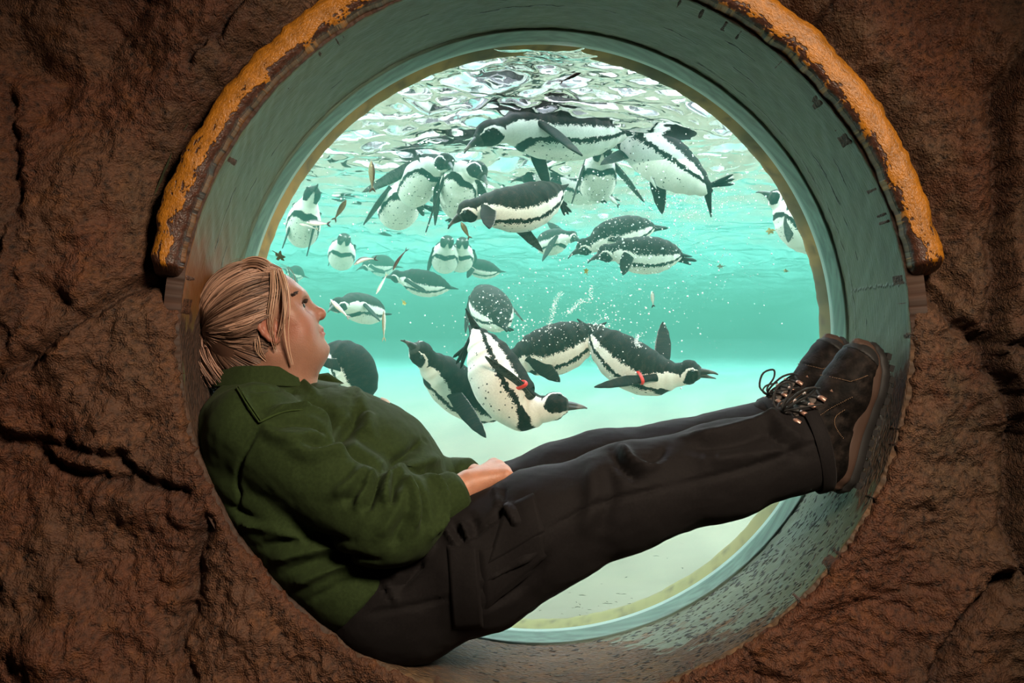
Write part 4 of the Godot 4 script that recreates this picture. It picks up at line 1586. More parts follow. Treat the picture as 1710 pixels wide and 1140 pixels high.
func boot(o: Node3D, heel: Vector3, toe: Vector3, tilt: float, label: String):
	var x := (toe - heel).normalized()
	var y0 := Vector3(-x.y, x.x, 0).normalized()
	var y := y0.rotated(x, tilt)
	var z := x.cross(y)
	var s := (toe - heel).length() / 0.290
	var put := func(b: Buf):
		for i in b.v.size():
			var p := b.v[i]
			b.v[i] = heel + (x * p.x + y * p.y + z * p.z) * s - seat
	var leather := mat(Color(0.155, 0.125, 0.108), 0.72, "worn dark leather")
	leather.albedo_texture = noise_tex(98, 0.02, 4, 256)
	leather.albedo_color = Color(0.19, 0.16, 0.145)
	leather.metallic_specular = 0.25
	triplanar(leather, 7.0)
	bump(leather, noise_tex(99, 0.09, 3, 256), 0.06)
	var brown := mat(Color(0.24, 0.165, 0.125), 0.7, "brown sole foam")
	var rubber := mat(Color(0.075, 0.068, 0.066), 0.7, "black rubber")
	var grey := mat(Color(0.30, 0.27, 0.25), 0.85, "boot tongue cloth")
	var lace_m := mat(Color(0.085, 0.078, 0.075), 0.8, "boot lace")
	var metal := mat(Color(0.62, 0.48, 0.42), 0.35, "lace hook")
	metal.metallic = 0.5
	var f := Sdf.new()
	f.cap(Vector3(0.046, 0.056, 0), Vector3(0.060, 0.110, 0), 0.037, 0.042, 0.02)
	f.cap(Vector3(0.055, 0.060, 0), Vector3(0.190, 0.050, 0), 0.040, 0.037, 0.03)
	f.cap(Vector3(0.185, 0.050, 0.003), Vector3(0.238, 0.046, 0.003), 0.042, 0.038, 0.03, 0.86)
	f.cap(Vector3(0.195, 0.062, 0), Vector3(0.100, 0.115, 0), 0.028, 0.040, 0.03)
	f.cap(Vector3(0.070, 0.100, 0), Vector3(0.064, 0.140, -0.02), 0.045, 0.044, 0.03)
	f.plane(Vector3(0, 0.022, 0), Vector3(0, -1, 0), 0.006)
	var b := Buf.new()
	f.skin(b, Vector3(-0.01, 0.0, -0.065), Vector3(0.295, 0.245, 0.065), 0.0038)
	b.normals()
	for i in b.v.size():
		var p := b.v[i]
		var crease := exp(-pow((p.x - 0.178 + p.y * 0.35) / 0.006, 2.0)) + exp(-pow((p.x - 0.160 + p.y * 0.3) / 0.006, 2.0))
		b.v[i] -= b.nrm[i] * 0.0022 * crease * smoothstep(0.045, 0.075, p.y)
		# seam of the toe piece and of the quarter
		b.v[i] += b.nrm[i] * 0.0018 * smoothstep(-0.0015, 0.0015, p.x - 0.208 - 0.6 * maxf(0.0, 0.06 - p.y))
		b.v[i] += b.nrm[i] * 0.0016 * smoothstep(0.0015, -0.0015, p.x - 0.128 - 0.35 * (p.y - 0.06)) * smoothstep(0.10, 0.09, p.y)
	b.nrm = PackedVector3Array()
	put.call(b)
	var u := part("boot", b.mesh(), leather, o)
	u.set_meta("label", label)
	# soles
	var half := [[0.0, 0.004], [0.008, 0.020], [0.030, 0.033], [0.060, 0.0355], [0.110, 0.034], [0.160, 0.040], [0.200, 0.0465], [0.235, 0.0445], [0.262, 0.034], [0.280, 0.018], [0.289, 0.003]]
	for layer in 2:
		b = Buf.new()
		var lv: Array
		if layer == 0: lv = [[0.012, 0.90], [0.013, 1.0], [0.020, 1.035], [0.030, 1.03], [0.037, 0.99], [0.038, 0.90]]
		else: lv = [[-0.006, 0.88], [-0.006, 1.0], [0.004, 1.055], [0.012, 1.05], [0.0135, 0.95]]
		var cols := 2 * 40
		for l in lv:
			for i in cols + 1:
				var k := i % cols
				var t := k / 40.0 if k <= 40 else (cols - k) / 40.0
				var xx := 0.289 * (0.5 - 0.5 * cos(t * PI))
				var sgn := 1.0 if k <= 40 else -1.0
				var hw: float = sample(half, xx)
				var rock := 0.014 * pow(clampf((xx - 0.19) / 0.10, 0, 1), 2.0) + 0.004 * pow(clampf((0.05 - xx) / 0.05, 0, 1), 2.0)
				var hgt: float = l[0] + rock
				if layer == 0 and l[0] > 0.025: hgt += 0.012 * pow(clampf((xx - 0.20) / 0.09, 0, 1), 1.5) + 0.010 * clampf((0.06 - xx) / 0.06, 0, 1)
				b.add(Vector3(0.1445 + (xx - 0.1445) * (0.985 + (l[1] - 1.0) * 0.45), hgt, sgn * hw * l[1] * 0.98))
		b.grid(0, lv.size(), cols + 1, true)
		for e in 2:
			var ring: int = 0 if e == 0 else (lv.size() - 1) * (cols + 1)
			for i in range(1, 40):
				var a: int = ring + i
				var d: int = ring + cols - i
				if e == 0: b.quad(a, a + 1, d - 1, d)
				else: b.quad(a, d, d - 1, a + 1)
		if layer == 1:
			# lugs
			for i in 13:
				for sg in [-1.0, 1.0]:
					var xx := 0.018 + i * 0.0205
					var hw: float = sample(half, xx + 0.006)
					var rock := 0.014 * pow(clampf((xx - 0.19) / 0.10, 0, 1), 2.0)
					var za: float = sg * hw * 0.45
					var zb: float = sg * hw * 1.04
					b.box(Vector3(xx, -0.013 + rock, minf(za, zb)), Vector3(xx + 0.012, -0.003 + rock, maxf(za, zb)))
		put.call(b)
		tag(part("midsole" if layer == 0 else "outsole", b.mesh(), brown if layer == 0 else rubber, u), "brown foam midsole" if layer == 0 else "black lugged outsole")
	# rubber toe bumper
	var g := Sdf.new()
	g.cap(Vector3(0.185, 0.050, 0.003), Vector3(0.2395, 0.0465, 0.003), 0.0445, 0.0415, 0.03, 0.86)
	g.plane(Vector3(0.253, 0.046, 0), Vector3(-0.92, 0.50, 0), 0.003)
	g.plane(Vector3(0, 0.026, 0), Vector3(0, -1, 0), 0.003)
	b = Buf.new()
	g.skin(b, Vector3(0.21, 0.01, -0.06), Vector3(0.295, 0.105, 0.06), 0.0036)
	put.call(b)
	tag(part("toe_cap", b.mesh(), rubber, u), "black rubber toe bumper")
	# tongue
	b = Buf.new()
	var tp := []
	var tr := []
	for i in 9:
		var t := i / 8.0
		tp.append(Vector3(lerpf(0.186, 0.104, t), lerpf(0.086, 0.152, t) + 0.006 * sin(t * PI), 0))
		tr.append(lerpf(0.007, 0.009, t))
	b.tube(tp, tr, 12, Vector3(0, 0, 1), 2.6)
	put.call(b)
	part("tongue", b.mesh(), grey, u)
	# laces from hook to hook, and the bow
	b = Buf.new()
	var hooks := Buf.new()
	var n := 5
	var nrm := Vector3(0.62, 0.78, 0)
	for i in n:
		var t := i / (n - 1.0)
		var p := Vector3(lerpf(0.178, 0.108, t), lerpf(0.0945, 0.150, t) + 0.006 * sin(t * PI), 0) + nrm * 0.007
		for sg in [-1.0, 1.0]:
			var hp: Vector3 = p + Vector3(0, 0, sg * 0.027) - nrm * 0.008
			var along := Vector3(-0.78, 0.62, 0)
			hooks = Buf.new()
			hooks.tube([hp - along * 0.003 + Vector3(0, 0, sg * 0.006) - nrm * 0.004, hp + nrm * 0.004, hp + along * 0.002 + nrm * 0.005 - Vector3(0, 0, sg * 0.004)], [0.0042, 0.0042, 0.0030], 6, along, 1.2)
			put.call(hooks)
			part("lace_hook", hooks.mesh(), metal, u)
		if i < n - 1:
			var q := Vector3(lerpf(0.178, 0.108, (i + 1.0) / (n - 1)), lerpf(0.0945, 0.150, (i + 1.0) / (n - 1)) + 0.006 * sin((i + 1.0) / (n - 1) * PI), 0) + nrm * 0.007
			for sg in [-1.0, 1.0]:
				var a: Vector3 = p + Vector3(0, 0, sg * 0.027) - nrm * 0.005
				var e: Vector3 = q - Vector3(0, 0, sg * 0.027) - nrm * 0.005
				b.tube(curve([a, p.lerp(q, 0.5) + nrm * (0.004 + 0.0015 * sg), e], 9), [0.0022, 0.0022, 0.0022, 0.0022, 0.0022, 0.0022, 0.0022, 0.0022, 0.0022], 6)
	var top := Vector3(0.108, 0.150, 0) + nrm * 0.014
	ball(b, top, 0.0065, 8)
	for sg in [-1.0, 1.0]:
		var loop := curve([top, top + Vector3(0.012, 0.016, sg * 0.020), top + Vector3(0.045, 0.006, sg * 0.040), top + Vector3(0.060, -0.020, sg * 0.044), top + Vector3(0.042, -0.018, sg * 0.030), top + Vector3(0.015, 0.002, sg * 0.012), top], 24)
		var lr := []
		for i in 24: lr.append(0.0023)
		b.tube(loop, lr, 6)
		var end := curve([top, top + Vector3(0.004, 0.010, sg * 0.012), top + Vector3(0.020, -0.010, sg * 0.040), top + Vector3(0.034, -0.040, sg * 0.046)], 12)
		lr = []
		for i in 12: lr.append(0.0020)
		b.tube(end, lr, 6)
	put.call(b)
	part("laces", b.mesh(), lace_m, u)
	# stitching
	b = Buf.new()
	var list := f.all()
	for row in 3:
		for sg in [-1.0, 1.0]:
			for i in 26:
				var t := (i + 0.2) / 26.0
				var p: Vector3
				if row == 0: p = Vector3(0.2045 + 0.30 * pow(maxf(0.0, t - 0.45), 1.0) * 0.12, lerpf(0.100, 0.048, t), 0)
				elif row == 1: p = Vector3(lerpf(0.178, 0.112, t), lerpf(0.079, 0.140, t) - 0.010, 0)
				else: p = Vector3(lerpf(0.172, 0.120, t) - 0.02, lerpf(0.073, 0.055, t) + 0.02 * sin(t * PI), 0)
				# walk outwards to the leather
				var w := 0.0
				while w < 0.06 and f.ev(Vector3(p.x, p.y, sg * w), list) < 0.0: w += 0.0015
				if w < 0.004: continue
				var q := Vector3(p.x, p.y, sg * (w + 0.0020))
				var d: Vector3 = Vector3(0.1, -1, 0) if row == 0 else Vector3(-0.73, 0.68, 0) if row == 1 else Vector3(-0.95, 0.1, 0)
				d = d.normalized() * 0.0010
				b.tube([q - d, q + d], [0.0007, 0.0007], 5)
	put.call(b)
	part("stitching", b.mesh(), mat(Color(0.40, 0.31, 0.23), 0.8, "boot thread"), u).set_meta("kind", "stuff")

func build_person():
	seat = P(650, 1095, 2.03)
	var o := thing("person", "blonde woman in green sweatshirt and dark trousers sitting stretched out across the round window", "person", seat)
	var pitch := deg_to_rad(22.0)
	var yaw := deg_to_rad(9.0)
	hx = Vector3(cos(pitch), sin(pitch), 0).rotated(Vector3.UP, yaw)
	hy = Vector3(-sin(pitch), cos(pitch), 0).rotated(Vector3.UP, yaw)
	hz = hx.cross(hy)
	hc = P(443, 541, 2.025)
	build_body(o)
	face_details(o)
	build_hair(o)
	build_sweatshirt(o)
	build_trousers(o)
	boot(o, P(1406, 824, 1.925), P(1474, 576, 1.925), 0.26, "near boot standing upright against the lining")
	boot(o, P(1362, 770, 2.13), P(1418, 566, 2.13), 0.28, "far boot behind the near one")

# ---------------------------------------------------------------- penguins
var plumage: StandardMaterial3D
var beak_m: StandardMaterial3D
var eye_m: StandardMaterial3D
var ring_m: StandardMaterial3D
var tag_m: StandardMaterial3D

func in_path(pts: Array, x: float, y: float) -> float:    # distance to a polyline in (s, phi) space, phi squeezed
	var best := 9.0
	for k in pts.size() - 1:
		var a: Vector2 = pts[k]
		var ab: Vector2 = pts[k + 1] - a
		var w := Vector2(x, y) - a
		var t := clampf(w.dot(ab) / ab.length_squared(), 0.0, 1.0)
		best = minf(best, (w - ab * t).length())
	return best

func plumage_setup():
	# u: 0 along the middle of the back, 0.75 along the middle of the belly; 0.78 to 1 the flippers. v: 0 at the beak, 1 at the tail
	var w := 384
	var h := 1024
	var nb := noise(81, 0.022, 3)
	var nf := noise(82, 0.12, 3)
	var nl := noise(83, 0.35, 2)
	var rng := RandomNumberGenerator.new()
	rng.seed = 12
	var d := PackedByteArray()
	var hm := PackedByteArray()
	d.resize(w * h * 3); hm.resize(w * h)
	var spots := []
	for k in 26:
		spots.append([rng.randf_range(0.34, 0.86), rng.randf_range(2.15, 3.1), rng.randf_range(0.0025, 0.0058)])
	var black := Color(0.085, 0.074, 0.070)
	var white := Color(0.93, 0.915, 0.88)
	var brow := [Vector2(0.028, 0.30), Vector2(0.05, 0.30), Vector2(0.085, 0.33), Vector2(0.125, 0.42), Vector2(0.155, 0.62)]
	for y in h:
		var s := float(y) / h
		for x in w:
			var k := y * w + x
			var u := float(x) / w
			var b := nb.get_noise_2d(x, y)
			var f := nf.get_noise_2d(x, y * 0.5)
			var fl := nl.get_noise_2d(x, y * 0.35)
			var dark := 0.0
			if u < 0.765:
				var phi := u / 0.75 * PI
				var e := phi + f * 0.10 + b * 0.08
				# back
				var back := sample([[0.0, 2.9], [0.10, 2.75], [0.135, 2.35], [0.165, 1.25], [0.22, 1.05], [0.30, 1.18], [0.42, 1.36], [0.70, 1.38], [0.90, 1.30], [0.95, 1.6], [1.0, 2.2]], s + b * 0.008)
				dark = 1.0 - smoothstep(back - 0.05, back + 0.05, e)
				# breast band and the flank stripe it runs into
				var band := [Vector2(0.275, 1.05), Vector2(0.262, 0.85), Vector2(0.30, 0.68), Vector2(0.40, 0.625), Vector2(0.62, 0.62), Vector2(0.86, 0.585), Vector2(0.93, 0.50)]
				var dist := in_path(band, s, e / PI * 1.0 if s > 0.3 else e / PI)
				dark = maxf(dark, 1.0 - smoothstep(0.025, 0.035, dist + f * 0.008))
				# white line round the face
				var st := in_path(brow, s, e / PI)
				dark *= smoothstep(0.014, 0.026, st + f * 0.004)
				if s < 0.012: dark = lerpf(dark, 0.6, 0.5)
				for q in spots:
					if absf(s - q[0]) < 0.012 and Vector2(s - q[0], (phi - q[1]) * 0.16).length() < q[2] + f * 0.002: dark = 0.92
			else:
				# flippers: upper side 0.78-0.885, under side 0.89-1
				var across := (u - 0.78) / 0.105 if u < 0.887 else (u - 0.89) / 0.105
				dark = 1.0
				if u < 0.887: dark = 1.0 - 0.75 * smoothstep(0.86, 0.96, across + f * 0.1)
				else: dark = 0.72 + 0.26 * smoothstep(0.1, 0.5, f + b + absf(across - 0.5))
			var bk := black * (1.0 + 0.55 * f + 0.45 * fl + 0.35 * b)
			if b > 0.0: bk = bk.lerp(Color(0.24, 0.185, 0.15), clampf(b * 1.1 + f * 0.3, 0.0, 0.55))
			var wt := white * (1.0 + 0.05 * f + 0.03 * fl)
			var col := wt.lerp(bk, clampf(dark, 0.0, 1.0))
			d[k * 3] = int(clampf(col.r, 0, 1) * 255)
			d[k * 3 + 1] = int(clampf(col.g, 0, 1) * 255)
			d[k * 3 + 2] = int(clampf(col.b, 0, 1) * 255)
			hm[k] = int(clampf(0.5 + 0.5 * fl * (0.4 + 0.6 * dark), 0, 1) * 255)
	plumage = mat(Color.WHITE, 0.62, "plumage")
	plumage.metallic_specular = 0.22
	plumage.albedo_texture = tex_rgb(w, h, d)
	plumage.texture_repeat = false
	bump(plumage, tex_l(w, h, hm), 0.12)
	beak_m = mat(Color(0.17, 0.15, 0.15), 0.35, "beak horn")
	beak_m.vertex_color_use_as_albedo = true
	beak_m.albedo_color = Color.WHITE
	eye_m = mat(Color(0.05, 0.035, 0.03), 0.08, "penguin eye")
	ring_m = mat(Color(0.72, 0.55, 0.52), 0.5, "pink skin at the beak")
	tag_m = mat(Color(0.86, 0.12, 0.08), 0.4, "red flipper tag")

const BODY := [[0.0, 0.019], [0.022, 0.026], [0.055, 0.0375], [0.09, 0.0405], [0.13, 0.0385], [0.18, 0.040], [0.24, 0.053], [0.32, 0.070], [0.43, 0.081], [0.55, 0.085], [0.67, 0.081], [0.78, 0.068], [0.87, 0.050], [0.94, 0.031], [1.0, 0.014]]

# spine: [x px, y px, distance] from the beak's base to the tail; dor: the way the back faces; k: size; flips: [root s, side, x px, y px, d] tips
func penguin(label: String, spine: Array, dor: Vector3, k: float, flips: Array, opt := {}) -> Node3D:
	var pts := []
	for q in spine: pts.append(P(q[0], q[1], q[2]))
	var n: int = opt.get("rows", 72)
	var sides: int = opt.get("sides", 36)
	var path := curve(pts, n)
	# even spacing
	var acc := [0.0]
	for i in n - 1: acc.append(acc[i] + path[i].distance_to(path[i + 1]))
	var total: float = acc[-1]
	var even := []
	var j := 0
	for i in n:
		var want := total * i / (n - 1)
		while j < n - 2 and acc[j + 1] < want: j += 1
		even.append(path[j].lerp(path[j + 1], clampf((want - acc[j]) / maxf(acc[j + 1] - acc[j], 1e-6), 0.0, 1.0)))
	path = even
	var mid: Vector3 = path[n / 2]
	var o := thing("penguin", label, "penguin", mid, "penguins swimming in the pool")
	var b := Buf.new()
	# frames: dorsal direction carried from the middle both ways
	var tang := []
	for i in n: tang.append((path[mini(i + 1, n - 1)] - path[maxi(i - 1, 0)]).normalized())
	var ups := []
	ups.resize(n)
	var m0 := n / 2
	ups[m0] = (dor - tang[m0] * dor.dot(tang[m0])).normalized()
	for i in range(m0 + 1, n): ups[i] = (ups[i - 1] - tang[i] * ups[i - 1].dot(tang[i])).normalized()
	for i in range(m0 - 1, -1, -1): ups[i] = (ups[i + 1] - tang[i] * ups[i + 1].dot(tang[i])).normalized()
	var twist: float = opt.get("twist", 0.0)      # turn of the head about the neck
	if twist != 0.0:
		for i in n:
			var f := 1.0 - smoothstep(0.05, 0.35, float(i) / (n - 1))
			ups[i] = ups[i].rotated(tang[i], twist * f)
	for i in n:
		var s := float(i) / (n - 1)
		var r := sample(BODY, s) * k
		var up: Vector3 = ups[i]
		var side: Vector3 = tang[i].cross(up)
		for a in sides + 1:
			var phi := TAU * (a % sides) / sides
			var c := cos(phi)
			var sn := sin(phi)
			var rv := r
			# fuller belly, flatter back
			if c < 0.0: rv *= 1.0 + 0.07 * smoothstep(0.25, 0.5, s) * -c
			else: rv *= 1.0 - 0.06 * smoothstep(0.25, 0.5, s) * c
			if s < 0.12 and c > 0.0: rv *= 1.0 + 0.08 * c
			var ph := phi if phi <= PI else TAU - phi
			b.add(path[i] - mid + (up * c + side * sn * 1.04) * rv, Vector2(ph / PI * 0.75, clampf(s, 0.002, 0.998)))
		b.weld.append(b.v.size() - 1); b.weld.append(b.v.size() - 1 - sides)
	b.grid(0, n, sides + 1, true)
	var first := b.add(path[0] - mid - tang[0] * 0.004 * k, Vector2(0.3, 0.003))
	for a in sides: b.tri(first, a, a + 1)
	# tail: a flat wedge
	var tl: float = opt.get("tail", 0.07) * k
	var td: Vector3 = tang[n - 1]
	if opt.has("tail_to"): td = (P(opt.tail_to[0], opt.tail_to[1], opt.tail_to[2]) - path[n - 1]).normalized()
	var tp := []
	var tr := []
	for i in 8:
		var f := i / 7.0
		tp.append(path[n - 3] - mid + td * tl * f)
		tr.append(lerpf(0.014, 0.002, pow(f, 0.8)) * k)
	var tb := b.v.size()
	b.tube(tp, tr, 10, ups[n - 1].cross(td), 1.7)
	for i in range(tb, b.v.size()): b.uv[i] = Vector2(0.08 + 0.12 * b.uv[i].x, 0.55 + 0.2 * b.uv[i].y)
	# flippers
	for q in flips:
		var i := int(q[0] * (n - 1))
		var tip := P(q[2], q[3], q[4]) - mid
		if q[1] == 0: q[1] = 1 if tang[i].cross(ups[i]).dot(tip - path[i] + mid) > 0.0 else -1      # the side the tip is on
		var side: Vector3 = tang[i].cross(ups[i]) * signf(q[1])
		var root: Vector3 = path[i] - mid + (side * 0.86 + ups[i] * 0.18) * sample(BODY, q[0]) * k
		flipper(b, root, tip, k, q[5] if q.size() > 5 else tang[i], ups[i])
	# feet trail behind the tail
	var feet: Array = opt.get("feet", [])
	for q in feet:
		var base: Vector3 = path[n - 7] - mid - ups[n - 7] * 0.018 * k
		foot(b, base, P(q[0], q[1], q[2]) - mid, k, ups[n - 7])
	part("body", b.mesh(), plumage, o)
	# beak
	var fwd: Vector3 = -tang[0]
	var bl: float = 0.064 * k
	var open: float = opt.get("open", 0.0)
	for jaw in 2:
		var bb := Buf.new()
		var bp := []
		var br := []
		for i in 9:
			var f := i / 8.0
			var drop := -0.010 * pow(f, 4.0) if jaw == 0 else 0.0
			var lift := (0.0045 * (1.0 - f) if jaw == 0 else -0.0055 * (1.0 - f) - open * f * 0.6)
			if jaw == 0: lift += open * f * 0.5
			bp.append(path[0] - mid + fwd * (bl * f * (1.0 if jaw == 0 else 0.9) - 0.006 * k) + ups[0] * (drop + lift) * k)
			br.append((lerpf(0.0150, 0.0022, pow(f, 0.9)) if jaw == 0 else lerpf(0.0120, 0.0016, pow(f, 0.8))) * k)
		bb.tube(bp, br, 12, ups[0].cross(fwd), 0.85)
		for i in bb.v.size():
			var f := bb.uv[i].y
			var col := lin(0.19, 0.165, 0.16).lerp(lin(0.50, 0.47, 0.44), exp(-pow((f - 0.68) / 0.09, 2.0)) * 0.8)
			if f < 0.12: col = lin(0.52, 0.38, 0.36)
			bb.c[i] = col
		part("upper_beak" if jaw == 0 else "lower_beak", bb.mesh(), beak_m, o)
	# eyes
	if not opt.get("far", false):
		var ei := int(0.058 * (n - 1))
		for sd in [-1.0, 1.0]:
			var at: Vector3 = path[ei] - mid + (tang[ei].cross(ups[ei]) * sd * 0.93 + ups[ei] * 0.30) * sample(BODY, 0.058) * k
			var eb := Buf.new()
			ball(eb, at, 0.0062 * k, 10)
			part("eye", eb.mesh(), eye_m, o)
	if opt.has("tag"):
		var q: Array = flips[opt.tag]
		var i := int(q[0] * (n - 1))
		var side: Vector3 = tang[i].cross(ups[i]) * signf(q[1])
		var root: Vector3 = path[i] - mid + (side * 0.86 + ups[i] * 0.18) * sample(BODY, q[0]) * k
		var dir := (P(q[2], q[3], q[4]) - mid - root)
		var c := root + dir * 0.22
		var nrm := side.cross(dir).normalized()
		var rb := Buf.new()
		var wide: Vector3 = (tang[i] - dir.normalized() * tang[i].dot(dir.normalized())).normalized()
		var thick := dir.normalized().cross(wide)
		var loop := []
		var rr := []
		for t in 25:
			var a := TAU * t / 24
			loop.append(c + wide * cos(a) * 0.030 * k + thick * sin(a) * 0.014 * k)
			rr.append(0.0042 * k)
		rb.tube(loop, rr, 8, dir.normalized(), 1.4, false)
		tag(part("flipper_tag", rb.mesh(), tag_m, o), "red band round the flipper")
	return o

func ball(b: Buf, at: Vector3, r: float, n := 8, sc := Vector3.ONE):
	var first := b.v.size()
	for j in n + 1:
		for i in 2 * n + 1:
			var th := PI * j / n
			var ph := TAU * (i % (2 * n)) / (2 * n)
			b.add(at + Vector3(sin(th) * cos(ph), cos(th), -sin(th) * sin(ph)) * r * sc, Vector2(i / (2.0 * n), j / float(n)))
		b.weld.append(b.v.size() - 1); b.weld.append(b.v.size() - 1 - 2 * n)
	b.grid(first, n + 1, 2 * n + 1, true)

func flipper(b: Buf, root: Vector3, tip: Vector3, k: float, along: Vector3, up: Vector3):
	var dir := (tip - root).normalized()
	var chord := (along - dir * along.dot(dir)).normalized()      # towards the tail: trailing edge
	if chord.length() < 0.5: chord = dir.cross(up).normalized()
	var nrm := dir.cross(chord).normalized()
	if nrm.dot(up) < 0.0: nrm = -nrm
	var len := (tip - root).length()
	var first := b.v.size()
	var rows := 22
	var sides := 18
	for j in rows + 1:
		var f := float(j) / rows
		var wid := sample([[0.0, 0.030], [0.12, 0.026], [0.3, 0.0285], [0.5, 0.028], [0.75, 0.021], [0.92, 0.011], [1.0, 0.001]], f) * k
		var thk := lerpf(0.012, 0.0025, sqrt(f)) * k
		var c := root - dir * 0.012 * k + dir * (len + 0.012 * k) * f + chord * (0.016 * f * f) * k - nrm * 0.02 * k * sin(f * PI * 0.5) * f
		for i in sides + 1:
			var a := TAU * (i % sides) / sides
			var ca := cos(a)
			var sa := sin(a)
			var u := 0.785 + 0.095 * (ca * 0.5 + 0.5) if sa >= 0.0 else 0.895 + 0.095 * (ca * 0.5 + 0.5)
			b.add(c + chord * ca * wid + nrm * sa * thk * (1.0 - 0.5 * ca), Vector2(u, 0.03 + 0.94 * f))
		b.weld.append(b.v.size() - 1); b.weld.append(b.v.size() - 1 - sides)
	# winding depends on the handedness of (dir, chord, nrm)
	b.grid(first, rows + 1, sides + 1, dir.cross(chord).dot(nrm) < 0.0)

func foot(b: Buf, base: Vector3, tip: Vector3, k: float, up: Vector3):
	var dir := (tip - base).normalized()
	var side := dir.cross(up).normalized()
	var len := minf((tip - base).length(), 0.12)
	var s0 := b.v.size()
	b.tube([base, base + dir * len * 0.35, base + dir * len * 0.5], [0.014 * k, 0.010 * k, 0.009 * k], 8)
	# three toes joined by a web
	for t in [-1.0, 0.0, 1.0]:
		var d2: Vector3 = (dir + side * 0.34 * t).normalized()
		var a := base + dir * len * 0.40
		b.tube([a, a + d2 * len * 0.35, a + d2 * len * 0.58, a + d2 * len * 0.68], [0.008 * k, 0.0065 * k, 0.005 * k, 0.0015 * k], 8)
	var w0 := b.v.size()
	for j in 6:
		for i in 7:
			var t := i / 3.0 - 1.0
			var d2: Vector3 = (dir + side * 0.34 * t).normalized()
			var reach := len * 0.56 * j / 5.0 * (1.0 - 0.16 * absf(sin(t * PI)))
			for q in 1: b.add(base + dir * len * 0.40 + d2 * reach + up * 0.0015 * k, Vector2(0.1, 0.5))
	b.grid(w0, 6, 7)
	for i in range(s0, b.v.size()): b.uv[i] = Vector2(0.06 + 0.10 * fposmod(b.v[i].x * 20.0, 1.0), 0.5 + 0.2 * fposmod(b.v[i].y * 20.0, 1.0))

